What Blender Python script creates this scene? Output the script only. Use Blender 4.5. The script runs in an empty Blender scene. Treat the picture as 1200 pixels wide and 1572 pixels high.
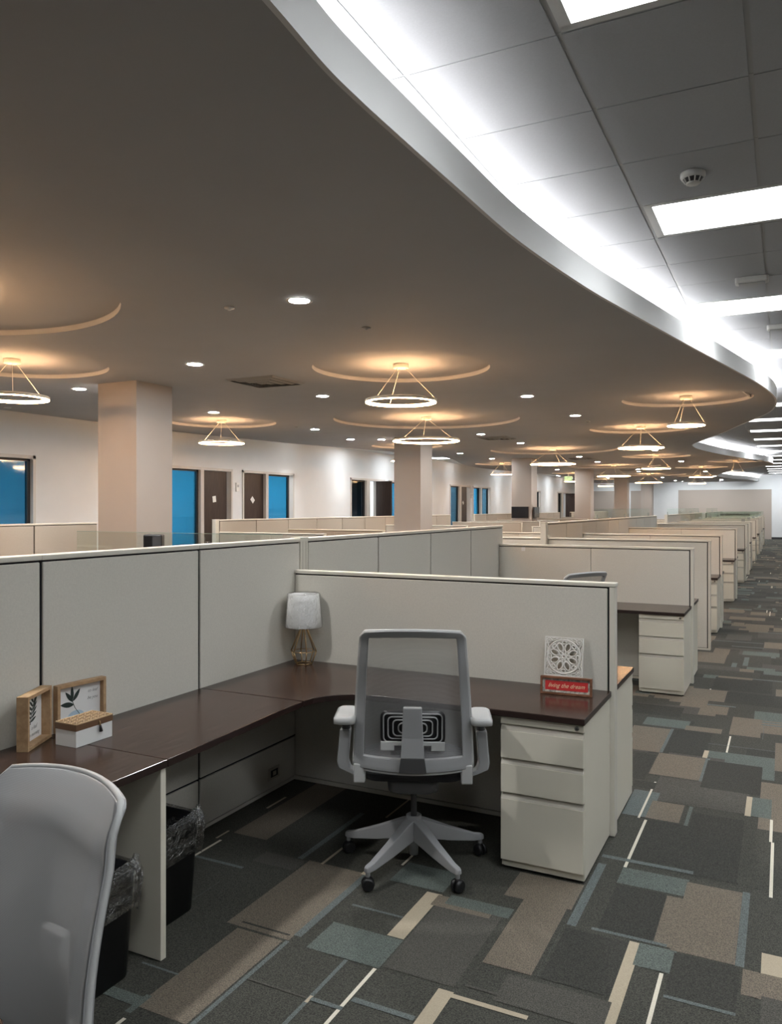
import bpy, bmesh, math, random
from mathutils import Vector, Matrix
random.seed(7)
PI = math.pi
sc = bpy.context.scene
COL = sc.collection
CH = 1.667

# ------------------------------------------------------------------ materials
def mat(name, col, rough=.6, metal=0, spec=.5, noise=0, nscale=40, bump=0, bscale=200, coat=0, emit=None, estr=0, stretch=None):
    m = bpy.data.materials.new(name); m.use_nodes = True
    nt = m.node_tree; b = nt.nodes['Principled BSDF']
    b.inputs['Base Color'].default_value = (*col, 1)
    b.inputs['Roughness'].default_value = rough
    b.inputs['Metallic'].default_value = metal
    b.inputs['Specular IOR Level'].default_value = spec
    b.inputs['Coat Weight'].default_value = coat
    b.inputs['Coat Roughness'].default_value = .12
    tc = nt.nodes.new('ShaderNodeTexCoord')
    src = tc.outputs['Object']
    if stretch:
        mp = nt.nodes.new('ShaderNodeMapping'); mp.inputs['Scale'].default_value = stretch
        nt.links.new(src, mp.inputs['Vector']); src = mp.outputs['Vector']
    if noise:
        n = nt.nodes.new('ShaderNodeTexNoise'); n.inputs['Scale'].default_value = nscale; n.inputs['Detail'].default_value = 4
        nt.links.new(src, n.inputs['Vector'])
        r = nt.nodes.new('ShaderNodeValToRGB')
        r.color_ramp.elements[0].position = .3; r.color_ramp.elements[1].position = .7
        r.color_ramp.elements[0].color = (*[c*(1-noise) for c in col], 1)
        r.color_ramp.elements[1].color = (*[min(1, c*(1+noise)) for c in col], 1)
        nt.links.new(n.outputs['Fac'], r.inputs['Fac']); nt.links.new(r.outputs['Color'], b.inputs['Base Color'])
    if bump:
        n2 = nt.nodes.new('ShaderNodeTexNoise'); n2.inputs['Scale'].default_value = bscale
        nt.links.new(src, n2.inputs['Vector'])
        bp = nt.nodes.new('ShaderNodeBump'); bp.inputs['Strength'].default_value = bump; bp.inputs['Distance'].default_value = .003
        nt.links.new(n2.outputs['Fac'], bp.inputs['Height']); nt.links.new(bp.outputs['Normal'], b.inputs['Normal'])
    if emit:
        b.inputs['Emission Color'].default_value = (*emit, 1); b.inputs['Emission Strength'].default_value = estr
    return m

def glassy(name, tint, gloss_rough=.03, fac=.12, gcol=(1, 1, 1)):
    m = bpy.data.materials.new(name); m.use_nodes = True
    nt = m.node_tree; nt.nodes.clear()
    o = nt.nodes.new('ShaderNodeOutputMaterial'); mx = nt.nodes.new('ShaderNodeMixShader')
    t = nt.nodes.new('ShaderNodeBsdfTransparent'); g = nt.nodes.new('ShaderNodeBsdfGlossy')
    t.inputs['Color'].default_value = (*tint, 1); g.inputs['Roughness'].default_value = gloss_rough
    g.inputs['Color'].default_value = (*gcol, 1)
    mx.inputs['Fac'].default_value = fac
    nt.links.new(t.outputs[0], mx.inputs[1]); nt.links.new(g.outputs[0], mx.inputs[2]); nt.links.new(mx.outputs[0], o.inputs[0])
    return m

def meshy(name, col, alpha, nscale=900, bump=False):
    """woven see-through cloth or wrinkled film"""
    m = bpy.data.materials.new(name); m.use_nodes = True
    nt = m.node_tree; b = nt.nodes['Principled BSDF']; b.inputs['Base Color'].default_value = (*col, 1)
    b.inputs['Roughness'].default_value = .75
    o = nt.nodes['Material Output']; mx = nt.nodes.new('ShaderNodeMixShader'); t = nt.nodes.new('ShaderNodeBsdfTransparent')
    tc = nt.nodes.new('ShaderNodeTexCoord'); w = nt.nodes.new('ShaderNodeTexWave'); w.bands_direction = 'Z'
    w.inputs['Scale'].default_value = nscale/10; w.inputs['Distortion'].default_value = .4
    nt.links.new(tc.outputs['Object'], w.inputs['Vector'])
    mr = nt.nodes.new('ShaderNodeMapRange'); mr.inputs['To Min'].default_value = alpha-.12; mr.inputs['To Max'].default_value = alpha+.12
    nt.links.new(w.outputs['Fac'], mr.inputs['Value'])
    nt.links.new(mr.outputs[0], mx.inputs['Fac'])
    nt.links.new(t.outputs[0], mx.inputs[1]); nt.links.new(b.outputs[0], mx.inputs[2]); nt.links.new(mx.outputs[0], o.inputs[0])
    return m

def film(name):
    m = bpy.data.materials.new(name); m.use_nodes = True
    nt = m.node_tree; nt.nodes.clear()
    o = nt.nodes.new('ShaderNodeOutputMaterial'); mx = nt.nodes.new('ShaderNodeMixShader')
    t = nt.nodes.new('ShaderNodeBsdfTransparent'); g = nt.nodes.new('ShaderNodeBsdfGlossy')
    t.inputs['Color'].default_value = (.93, .93, .93, 1); g.inputs['Roughness'].default_value = .12
    tc = nt.nodes.new('ShaderNodeTexCoord'); n = nt.nodes.new('ShaderNodeTexNoise'); n.inputs['Scale'].default_value = 28; n.inputs['Detail'].default_value = 5
    n.inputs['Distortion'].default_value = 1.5
    nt.links.new(tc.outputs['Object'], n.inputs['Vector'])
    bp = nt.nodes.new('ShaderNodeBump'); bp.inputs['Strength'].default_value = 1; bp.inputs['Distance'].default_value = .02
    nt.links.new(n.outputs['Fac'], bp.inputs['Height']); nt.links.new(bp.outputs['Normal'], g.inputs['Normal'])
    lw = nt.nodes.new('ShaderNodeLayerWeight'); lw.inputs['Blend'].default_value = .35
    nt.links.new(bp.outputs['Normal'], lw.inputs['Normal'])
    mr = nt.nodes.new('ShaderNodeMapRange'); mr.inputs['To Min'].default_value = .12; mr.inputs['To Max'].default_value = .7
    nt.links.new(lw.outputs['Facing'], mr.inputs['Value']); nt.links.new(mr.outputs[0], mx.inputs['Fac'])
    nt.links.new(t.outputs[0], mx.inputs[1]); nt.links.new(g.outputs[0], mx.inputs[2]); nt.links.new(mx.outputs[0], o.inputs[0])
    return m

def emis(name, col, s):
    return mat(name, (.8, .8, .8), .5, emit=col, estr=s)

def wood(name, c0, c1, stretch, rough=.3, coat=.3):
    m = bpy.data.materials.new(name); m.use_nodes = True
    nt = m.node_tree; b = nt.nodes['Principled BSDF']
    tc = nt.nodes.new('ShaderNodeTexCoord'); mp = nt.nodes.new('ShaderNodeMapping'); mp.inputs['Scale'].default_value = stretch
    n = nt.nodes.new('ShaderNodeTexNoise'); n.inputs['Scale'].default_value = 6; n.inputs['Detail'].default_value = 8; n.inputs['Distortion'].default_value = .6
    r = nt.nodes.new('ShaderNodeValToRGB')
    r.color_ramp.elements[0].position = .35; r.color_ramp.elements[1].position = .68
    r.color_ramp.elements[0].color = (*c0, 1); r.color_ramp.elements[1].color = (*c1, 1)
    nt.links.new(tc.outputs['Object'], mp.inputs['Vector']); nt.links.new(mp.outputs['Vector'], n.inputs['Vector'])
    nt.links.new(n.outputs['Fac'], r.inputs['Fac']); nt.links.new(r.outputs['Color'], b.inputs['Base Color'])
    b.inputs['Specular IOR Level'].default_value = .32; b.inputs['Roughness'].default_value = rough; b.inputs['Coat Weight'].default_value = coat; b.inputs['Coat Roughness'].default_value = .15
    return m

M = dict(
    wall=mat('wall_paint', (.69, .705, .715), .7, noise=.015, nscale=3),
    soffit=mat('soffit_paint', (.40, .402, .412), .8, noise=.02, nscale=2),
    lip=mat('recess_lip_lit', (.58, .57, .56), .7),  # lighter than the soffit: pendant light on the recess walls put into the colour
    fabric2=mat('panel_fabric_browner', (.43, .385, .325), .9, noise=.04, nscale=120, bump=.35, bscale=700),  # darker, browner copy of the panel fabric for the left row
    fascia=mat('fascia_paint', (.72, .72, .71), .6),
    tile=mat('ceiling_tile', (.46, .475, .50), .9, noise=.03, nscale=150, bump=.2, bscale=400),
    grid=mat('ceiling_grid', (.42, .43, .44), .5),
    white=mat('white_plastic', (.75, .75, .73), .45),
    taupe=mat('taupe_paint', (.38, .33, .29), .75),
    column=mat('column_paint', (.40, .365, .335), .75, noise=.02, nscale=2),
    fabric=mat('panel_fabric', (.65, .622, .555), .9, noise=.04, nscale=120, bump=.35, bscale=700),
    trim=mat('panel_trim', (.66, .63, .55), .45),
    dark=mat('dark_gap', (.012, .012, .014), .7),
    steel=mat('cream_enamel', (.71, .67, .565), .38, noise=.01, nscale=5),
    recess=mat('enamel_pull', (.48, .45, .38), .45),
    woodY=wood('walnut_laminate_long', (.026, .014, .010), (.058, .033, .024), (9, .9, 9), .2, 0),
    woodX=wood('walnut_laminate_cross', (.026, .014, .010), (.058, .033, .024), (.9, 9, 9), .2, 0),
    edge=mat('dark_edge', (.022, .011, .009), .35),
    chrome=mat('chrome', (.6, .6, .6), .2, metal=1),
    grey=mat('chair_grey', (.33, .335, .34), .4),
    greyv=mat('louvre_grey', (.30, .295, .28), .5),
    greyl=mat('chair_light_grey', (.47, .475, .47), .4),
    greyd=mat('chair_dark_grey', (.10, .10, .105), .5),
    black=mat('black_plastic', (.012, .012, .013), .4),
    binp=mat('bin_plastic', (.010, .010, .012), .5),
    cloth=meshy('chair_mesh', (.40, .40, .405), .50),
    clothn=meshy('chair_mesh_dense', (.62, .62, .62), .78, 1800),
    seat=mat('seat_fabric', (.025, .025, .028), .9, noise=.1, nscale=300),
    glass=glassy('screen_glass', (.93, .965, .945), .03, .07),
    gedge=mat('glass_edge', (.35, .48, .42), .2),
    frost=glassy('frosted_clip', (.75, .8, .77), .4, .3),
    blue=glassy('blue_film_glass', (.17, .55, .74), .05, .08),
    bluel=glassy('pale_blue_glass', (.22, .42, .52), .05, .08),
    greyg=glassy('grey_glass', (.18, .21, .22), .05, .1),
    film=film('clear_plastic'),
    alu=mat('window_frame_metal', (.55, .53, .5), .4),
    blk=mat('black_gasket', (.02, .02, .022), .5),
    door=wood('brown_door', (.03, .018, .014), (.05, .032, .025), (8, 8, .6), .45, .05),
    gold=mat('brushed_gold', (.55, .38, .2), .3, metal=1),
    shade=mat('lamp_shade', (.75, .75, .74), .8),
    oak=wood('light_oak', (.38, .24, .13), (.52, .35, .2), (5, 5, 5), .5, 0),
    card=mat('print_card', (.78, .78, .77), .6),
    leafm=mat('print_leaf', (.02, .035, .03), .6),
    inkb=mat('print_blue', (.45, .58, .68), .6),
    ink=mat('print_ink', (.36, .36, .36), .6),
    boxw=mat('box_white', (.78, .78, .76), .35),
    boxb=mat('box_brown', (.15, .08, .04), .5),
    lat=mat('lattice_straw', (.50, .35, .2), .6),
    plaq=mat('plaque_white', (.78, .76, .72), .5),
    red=mat('sign_red', (.60, .035, .035), .5),
    cream=mat('sign_cream', (.85, .68, .45), .5),
    shabby=mat('sign_whitewash', (.45, .43, .38), .7, noise=.6, nscale=60),
    signw=wood('sign_wood', (.14, .06, .03), (.26, .12, .07), (3, 8, 8), .5, 0),
    screen=mat('monitor_screen', (.01, .011, .015), .15),
    troff=emis('troffer_lens', (.93, .97, 1), 6.5),
    cove=emis('cove_strip', (1, .98, .97), 7.0),
    down=emis('downlight_lens', (1, .98, .955), 290.0),
    ring=emis('pendant_glow', (1, .57, .28), 30.0),
    offl=emis('office_panel', (.95, .98, 1), 13.0),
    exitm=emis('exit_green', (.02, .6, .2), .35),
    sensor=mat('sensor_dark', (.08, .08, .09), .4),
    carA=mat('carpet_dark', (.048, .048, .039), .95, noise=.8, nscale=230),
    carB=mat('carpet_charcoal', (.036, .036, .030), .95, noise=.8, nscale=230),
    carG=mat('carpet_grey', (.068, .065, .055), .95, noise=.65, nscale=230),
    carT=mat('carpet_teal', (.100, .118, .106), .95, noise=.65, nscale=230),
    carB2=mat('carpet_tan', (.152, .127, .097), .95, noise=.55, nscale=230),
    carS=mat('carpet_blue_grey', (.110, .128, .124), .95, noise=.55, nscale=230),
    carC=mat('carpet_cream', (.62, .58, .48), .9, noise=.12, nscale=300),
    carL=mat('carpet_beige_line', (.40, .34, .25), .9, noise=.15, nscale=300),
)

# ------------------------------------------------------------------ mesh helpers
class MB:
    def __init__(s): s.bm = bmesh.new(); s.mi = 0
    def _f(s, vs):
        try:
            f = s.bm.faces.new(vs); f.material_index = s.mi; return f
        except ValueError: return None
    def box(s, x0, x1, y0, y1, z0, z1, mt=None):
        P = [(x0,y0,z0),(x1,y0,z0),(x1,y1,z0),(x0,y1,z0),(x0,y0,z1),(x1,y0,z1),(x1,y1,z1),(x0,y1,z1)]
        if mt is not None: P = [mt @ Vector(p) for p in P]
        v = [s.bm.verts.new(p) for p in P]
        for q in ((0,3,2,1),(4,5,6,7),(0,1,5,4),(1,2,6,5),(2,3,7,6),(3,0,4,7)): s._f([v[i] for i in q])
        return s
    def prism(s, pts, z0, z1, mt=None, smooth=False):
        """pts CCW in xy, extruded z0..z1"""
        a = [Vector((x, y, z0)) for x, y in pts]; b = [Vector((x, y, z1)) for x, y in pts]
        if mt is not None: a = [mt @ p for p in a]; b = [mt @ p for p in b]
        a = [s.bm.verts.new(p) for p in a]; b = [s.bm.verts.new(p) for p in b]
        s._f(list(reversed(a))); s._f(b); n = len(pts)
        for i in range(n):
            f = s._f([a[i], a[(i+1) % n], b[(i+1) % n], b[i]])
            if f and smooth: f.smooth = True
        return s
    def loft(s, rings, cap=True, closed=True, smooth=True):
        R = [[s.bm.verts.new(p) for p in r] for r in rings]
        for i in range(len(R)-1):
            n = len(R[i])
            for j in range(n if closed else n-1):
                f = s._f([R[i][j], R[i][(j+1) % n], R[i+1][(j+1) % n], R[i+1][j]])
                if f: f.smooth = smooth
        if cap and closed: s._f(list(reversed(R[0]))); s._f(R[-1])
        return s
    def tube(s, pts, r, n=8, closed=False):
        pts = [Vector(p) for p in pts]; rings = []; N = len(pts)
        rr = r if isinstance(r, (list, tuple)) else [r]*N
        up = None
        for i, p in enumerate(pts):
            if closed: t = pts[(i+1) % N]-pts[i-1]
            else: t = pts[min(i+1, N-1)]-pts[max(i-1, 0)]
            t.normalize()
            if up is None:
                up = Vector((0, 0, 1)) if abs(t.z) < .9 else Vector((1, 0, 0))
            a = t.cross(up).normalized(); b = a.cross(t).normalized(); up = b
            rings.append([p+rr[i]*(a*math.cos(2*PI*k/n)+b*math.sin(2*PI*k/n)) for k in range(n)])
        if closed: rings.append(rings[0][:]); s.loft(rings, cap=False)
        else: s.loft(rings)
        return s
    def lathe(s, prof, n=32, c=(0, 0, 0), cap=True):
        rings = [[(c[0]+r*math.cos(2*PI*k/n), c[1]+r*math.sin(2*PI*k/n), c[2]+z) for k in range(n)] for r, z in prof]
        s.loft(rings, cap=cap); return s
    def build(s, name, m, parent=None, bevel=0, loc=None, norm=True):
        if norm: bmesh.ops.recalc_face_normals(s.bm, faces=s.bm.faces)
        me = bpy.data.meshes.new(name); s.bm.to_mesh(me); s.bm.free()
        for q in (m if isinstance(m, (list, tuple)) else [m]): me.materials.append(q)
        o = bpy.data.objects.new(name, me); COL.objects.link(o)
        if parent: o.parent = parent
        if loc: o.location = loc
        if bevel:
            b = o.modifiers.new('bevel', 'BEVEL'); b.width = bevel; b.segments = 2; b.limit_method = 'ANGLE'; b.angle_limit = .7
        return o

def tag(o, label, cat, group=None):
    o['label'] = label; o['category'] = cat
    if group: o['group'] = group
    return o
def thing(name, label, cat, loc=(0, 0, 0), rz=0, group=None):
    o = bpy.data.objects.new(name, None); COL.objects.link(o); o.location = loc; o.rotation_euler = (0, 0, rz)
    o.empty_display_size = .1
    return tag(o, label, cat, group)
def struct(o): o['kind'] = 'structure'; return o
def dup(root, loc, label, rz=None, group=None):
    r = root.copy(); COL.objects.link(r); r.location = loc
    if rz is not None: r.rotation_euler = (0, 0, rz)
    r['label'] = label
    if group: r['group'] = group
    for ch in list(root.children):
        c = ch.copy(); COL.objects.link(c); c.parent = r
        for g in ch.children:
            d = g.copy(); COL.objects.link(d); d.parent = c
    return r
ORD = ['first','second','third','fourth','fifth','sixth','seventh','eighth','ninth','tenth','eleventh','twelfth','thirteenth','fourteenth','fifteenth','sixteenth','seventeenth','eighteenth','nineteenth','twentieth','twenty-first','twenty-second','twenty-third','twenty-fourth','twenty-fifth']
def rrect(x0, x1, y0, y1, r, n=5):
    P = []
    for cx, cy, a0 in ((x1-r, y1-r, 0), (x0+r, y1-r, 90), (x0+r, y0+r, 180), (x1-r, y0+r, 270)):
        for k in range(n+1):
            a = math.radians(a0+90*k/n); P.append((cx+r*math.cos(a), cy+r*math.sin(a)))
    return P
def circ(r, n=32, c=(0, 0)): return [(c[0]+r*math.cos(2*PI*k/n), c[1]+r*math.sin(2*PI*k/n)) for k in range(n)]

# ------------------------------------------------------------------ measured-photo helper (survey of the floor pattern and openings)
FP, VX, HY = 1213., 1203., 779.
TH = math.atan((VX-600)/FP); CT, ST = math.cos(TH), math.sin(TH)
def floor_pt(px, py):
    a = (px-600)/FP; d = CH*FP/(py-HY)
    return (d*(-ST+CT*a), d*(CT+ST*a))
def y_on_wall(px, X):
    a = (px-600)/FP; return X/(-ST+CT*a)*(CT+ST*a)
def x_on_wall(px, Y):
    a = (px-600)/FP; return Y/(CT+ST*a)*(-ST+CT*a)

# ================================================================== SETTING
WX, RX, Y0R, YF = -9.95, 5.6, -7.0, 46.0
# ---- floor: carpet of rectangular patches, one mesh
fm = MB()
CI = dict(A=0, B=1, G=2, T=3, N=4, S=5, C=6, L=7)
layer = [0]
def patch(x0, x1, y0, y1, c):
    if x1 < x0: x0, x1 = x1, x0
    if y1 < y0: y0, y1 = y1, y0
    x0, x1 = max(x0, -13), min(x1, RX); y0, y1 = max(y0, Y0R), min(y1, YF)
    if x1 <= x0 or y1 <= y0: return
    fm.mi = CI[c]; z = -.0030+layer[0]
    v = [fm.bm.verts.new(p) for p in ((x0,y0,z),(x1,y0,z),(x1,y1,z),(x0,y1,z))]; fm._f(v)
patch(-13, RX, Y0R, YF, 'A')
def rand_zone(x0, x1, y0, y1, dens):
    n = int((x1-x0)*(y1-y0)*dens)
    for i in range(n):
        layer[0] = .0003+.0012*i/n
        x = random.uniform(x0-.3, x1); y = random.uniform(y0-.3, y1)
        k = random.random()
        w, h = random.uniform(.25, .62), random.uniform(.2, .6)
        if k < .26: c = 'B'
        elif k < .42: c = 'G'
        elif k < .58: c = 'A'
        elif k < .73: c = 'N'; w = random.uniform(.3, .5)
        elif k < .83: c = 'T'; h = random.uniform(.12, .32)
        elif k < .92: c = 'S'; (w, h) = (random.uniform(.3, .6), .035) if random.random() < .6 else (.05, random.uniform(.3, .6))
        elif k < .965: c = 'C'; w, h = .013, random.uniform(.3, .6)
        else: c = 'L'; w, h = .035, random.uniform(.2, .5)
        patch(max(x, x0), min(x+w, x1), max(y, y0), min(y+h, y1), c)
rand_zone(-13, -2.7, -3, 46, 5)
rand_zone(-2.7, 2.6, 5.6, 46, 13)
rand_zone(.05, 2.6, -3, 5.6, 9)
rand_zone(-2.7, .05, -3, 1.3, 9)
cnt = [0]
def T(zm, a, b, c, wx=None):
    """rect from two opposite corners read in a zoomed crop"""
    ox, oy, s = zm
    (xa, ya), (xb, yb) = floor_pt(ox+a[0]/s, oy+a[1]/s), floor_pt(ox+b[0]/s, oy+b[1]/s)
    if wx: xm = (xa+xb)/2; xa, xb = xm-wx/2, xm+wx/2
    cnt[0] += 1; layer[0] = .0016+cnt[0]*.00001
    patch(xa, xb, ya, yb, c)
Z1 = (800, 1100, 3.0); Z2 = (200, 1180, 2.4); Z3 = (400, 1180, 1.5)
T(Z1, (640,272), (1040,450), 'G'); T(Z1, (790,440), (1020,775), 'B'); T(Z1,(1030,465),(1145,800),'A')
T(Z1, (575,470), (770,700), 'B')
T(Z1, (355,672), (250,965), 'S'); T(Z1, (200,952), (70,1200), 'S')
T(Z1, (470,692), (755,828), 'T'); T(Z1, (440,770), (605,1030), 'B')
T(Z1, (765,760), (983,1143), 'N'); T(Z1, (672,822), (690,1065), 'N'); T(Z1, (1020,805), (1025,1155), 'S')
T(Z1, (325,967), (668,1060), 'S'); T(Z1, (205,970), (410,1290), 'B')
T(Z1, (515,1035), (405,1440), 'L', .045); T(Z1, (545,1040), (690,1185), 'T'); T(Z1, (643,1180), (575,1460), 'C', .014)
T(Z1, (705,1085), (985,1370), 'B'); T(Z1, (655,1277), (985,1378), 'S')
T(Z1, (1020,1160), (1500,1400), 'N'); T(Z1, (1105,1285), (1600,1600), 'G')
T(Z1, (575,475), (475,692), 'C', .014); T(Z1, (375,632), (790,726), 'S')
T(Z1, (522,333), (590,467), 'S'); T(Z1, (605,385), (725,490), 'N'); T(Z1, (775,412), (765,503), 'T')
T(Z1, (617,300), (540,465), 'C', .012); T(Z1, (525,290), (610,335), 'B')
T(Z1, (635,165), (820,295), 'N'); T(Z1, (850,190), (840,300), 'S'); T(Z1, (530,165), (565,290), 'B')
T(Z1, (520,38), (635,165), 'N'); T(Z1, (690,55), (650,165), 'S'); T(Z1, (705,57), (845,185), 'B')
T(Z1, (855,155), (945,198), 'T'); T(Z1, (945,165), (1165,297), 'T'); T(Z1, (850,155),(848,190),'L',.03)
T(Z1, (963,90), (945,165), 'C', .012); T(Z1, (860,122), (1180,163), 'S')
T(Z1, (975,0), (1100,98), 'N'); T(Z1, (1120,0), (1112,105), 'S'); T(Z1, (580,0), (765,58), 'T')
T(Z1, (1170,120), (1400,280), 'N'); T(Z1, (1105,300), (1450,575), 'N'); T(Z1, (860,200), (1100,365), 'B')
T(Z1, (1048,368), (1045,458), 'L', .03); T(Z1, (1065,370), (1150,472), 'T')
T(Z1, (1152,475), (1148,577), 'C', .014); T(Z1, (1160,580), (1145,832), 'C', .014); T(Z1, (1000,772), (1450,860), 'S')
T(Z1, (760,40), (920,80), 'N'); T(Z1, (-60,1185), (370,1450), 'G')
T(Z2, (395,585), (205,941), 'N'); T(Z2, (572,632), (235,945), 'S')
T(Z2, (355,565), (865,385), 'N'); T(Z2, (602,612), (882,394), 'S'); T(Z2, (410,565), (590,610), 'B')
T(Z2, (750,563), (915,735), 'T'); T(Z2, (945,612), (1150,465), 'L'); T(Z2, (820,497), (1000,550), 'S')
T(Z3, (280,455), (560,335), 'G'); T(Z3, (410,290), (525,345), 'N'); T(Z3, (510,445), (720,295), 'N'); T(Z3,(560,290),(745,268),'N')
T(Z3, (340,215), (420,285), 'T'); T(Z3, (440,290), (570,345), 'T')
T(Z3, (147,588), (265,460), 'C', .014); T(Z3, (215,525), (350,580), 'S'); T(Z3, (350,588), (445,515), 'L'); T(Z3, (440,517), (612,578), 'L')
T(Z3, (470,500), (700,560), 'G')
T(Z2, (620,330), (860,165), 'S', .03); T(Z2, (700,350), (790,290), 'L', .014); T(Z2, (235,320), (335,262), 'C', .014)
T(Z2, (315,255), (365,228), 'L', .012); T(Z2, (245,318), (410,368), 'S'); T(Z2, (215,490), (330,415), 'T')
T(Z2, (380,235), (800,70), 'N'); T(Z2, (500,305), (600,375), 'G'); T(Z2, (850,388), (940,325), 'L', .025); T(Z2, (1000,355), (1045,315), 'C', .012)
T(Z2, (500,145), (575,105), 'L', .014); T(Z2, (940,180), (1030,112), 'L', .012)
T(Z2, (560,941), (800,705), 'S', .016); T(Z2, (640,858), (675,838), 'L'); T(Z2, (670,840), (775,890), 'S'); T(Z2, (430,775), (650,840), 'G')
T(Z2, (0,900), (60,830), 'T'); T(Z2, (40,715), (180,755), 'S')
T((0,1150,3.0), (430,1110), (660,1140), 'T'); T((0,1150,3.0), (500,1290), (580,1240), 'C', .014)
fl = fm.build('floor', [M[k] for k in ('carA','carB','carG','carT','carB2','carS','carC','carL')], norm=False); struct(fl)

# ---- soffit outline
CURVE_R = [(-1.15,-7.0),(-1.15,-3.0),(-1.15,-1.0),(-1.17,.4),(-1.22,1.2),(-1.253,1.78),(-1.282,2.12),(-1.285,2.35),(-1.28,2.6),(-1.262,3.166),(-1.226,3.99),(-1.11,4.98),(-.99,5.69),(-.78,6.85),(-.50,8.34),(-.33,9.25),(-.22,9.9),(-.127,10.64),(-.085,11.3),(-.105,12.1),(-.2,12.82),(-.42,13.65),(-.68,14.6),(-1.03,15.93),(-1.45,17.28),(-1.75,18.3),(-1.83,19.0),(-1.80,20.0),(-1.62,21.3),(-1.36,22.7),(-1.02,24.1),(-.72,25.3),(-.42,26.5),(-.30,27.5),(-.40,28.4),(-.85,29.6),(-1.75,32.2),(-2.4,35.5),(-2.6,38),(-2.2,41),(-1.6,43),(-1.2,46)]
CURVE_L = [(WX,-7),(WX,8),(WX,11.0),(-9.75,12.9),(-9.45,14.7),(-9.05,16.3),(-8.71,17.7),(-8.5,19.2),(-8.44,20.5),(-8.72,21.8),(-9.2,23.5),(-9.5,25.4),(-9.5,27.2),(-9.3,28.8),(-9.05,31.0),(-8.8,33),(-8.9,36),(-9.5,40),(-9.6,46)]
def smoothc(P, it=3):
    P = [Vector(p) for p in P]
    def cr(a, b, c, d, t): return .5*((2*b)+(-a+c)*t+(2*a-5*b+4*c-d)*t*t+(-a+3*b-3*c+d)*t**3)
    out = []
    for i in range(len(P)-1):
        a, b, c, d = P[max(i-1, 0)], P[i], P[i+1], P[min(i+2, len(P)-1)]
        for k in range(5): out.append(tuple(cr(a, b, c, d, k/5)))
    out.append(tuple(P[-1])); return out
CR, CL = smoothc(CURVE_R), smoothc(CURVE_L)
SZ, RZ = 3.05, 3.092          # soffit height, recess height
PEND = [  # x, y, recess radius, ring radius
    (-5.05,3.0,1.42,.53),(-6.64,5.18,.88,.33),(-3.41,7.08,.88,.35),(-8.2,10.3,.88,.36),(-1.12,10.72,.79,.225),(-5.05,11.4,1.46,.52),
    (-2.25,14.4,.88,.385),(-7.6,16.1,.80,.35),(-5.0,18.85,1.5,.53),(-3.09,22.25,.88,.37),(-8.0,24.0,.85,.35),(-1.3,25.8,.78,.225),
    (-5.1,27.0,1.5,.53),(-2.55,29.1,.85,.38),(-5.1,34.6,1.5,.53),(-7.6,31.8,.85,.35),(-3.4,36.9,.85,.35),(-7.8,39.2,.85,.35)]
cu = bpy.data.curves.new('sof', 'CURVE'); cu.dimensions = '2D'; cu.fill_mode = 'BOTH'
def spl(P):
    s = cu.splines.new('POLY'); s.points.add(len(P)-1)
    for p, q in zip(s.points, P): p.co = (q[0], q[1], 0, 1)
    s.use_cyclic_u = True
spl(CR+CL[::-1])
for x, y, r, _ in PEND: spl([(x+a, y+b) for a, b in circ(r, 72)])
tmp = bpy.data.objects.new('tmp', cu); COL.objects.link(tmp)
dg = bpy.context.evaluated_depsgraph_get(); me = bpy.data.meshes.new_from_object(tmp.evaluated_get(dg))
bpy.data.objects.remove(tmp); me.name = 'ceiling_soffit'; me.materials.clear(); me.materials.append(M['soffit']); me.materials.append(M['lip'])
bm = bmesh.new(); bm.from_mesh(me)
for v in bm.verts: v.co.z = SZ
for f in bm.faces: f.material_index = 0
# recess walls and tops in the same ceiling mesh
for x, y, r, _ in PEND:
    a = [bm.verts.new((x+p, y+q, SZ)) for p, q in circ(r, 72)]; b = [bm.verts.new((x+p, y+q, RZ)) for p, q in circ(r, 72)]
    for i in range(72):
        f = bm.faces.new([a[i], a[(i+1) % 72], b[(i+1) % 72], b[i]]); f.smooth = True; f.material_index = 1
    bm.faces.new(b)
bm.to_mesh(me); bm.free()
so = bpy.data.objects.new('ceiling', me); COL.objects.link(so); struct(so)
# fascia lip (curved band) with thickness, cove shelf and light strip
def offset(P, d):
    out = []
    for i in range(len(P)):
        t = Vector(P[min(i+1, len(P)-1)])-Vector(P[max(i-1, 0)]); t.normalize()
        out.append((P[i][0]+t.y*d, P[i][1]-t.x*d))
    return out
def band(name, P, d0, d1, z0, z1, m):
    a, b = offset(P, d0), offset(P, d1)
    b_ = MB(); b_.loft([[(a[i][0], a[i][1], z0), (b[i][0], b[i][1], z0), (b[i][0], b[i][1], z1), (a[i][0], a[i][1], z1)] for i in range(len(P))])
    for f in b_.bm.faces: f.smooth = False
    return b_.build(name, m)
struct(band('trim_1', CR, -.02, 0, SZ-.002, 3.215, M['fascia']))
struct(band('trim_2', CR, -.30, -.28, SZ+.012, 3.39, M['fascia']))
t = tag(band('cove_light', CR[10:], -.14, -.10, 3.165, 3.185, M['cove']), 'white linear cove light hidden behind the curved ceiling lip', 'cove light')
struct(band('trim_3', CL, 0, .02, SZ-.002, 3.16, M['fascia']))
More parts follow.
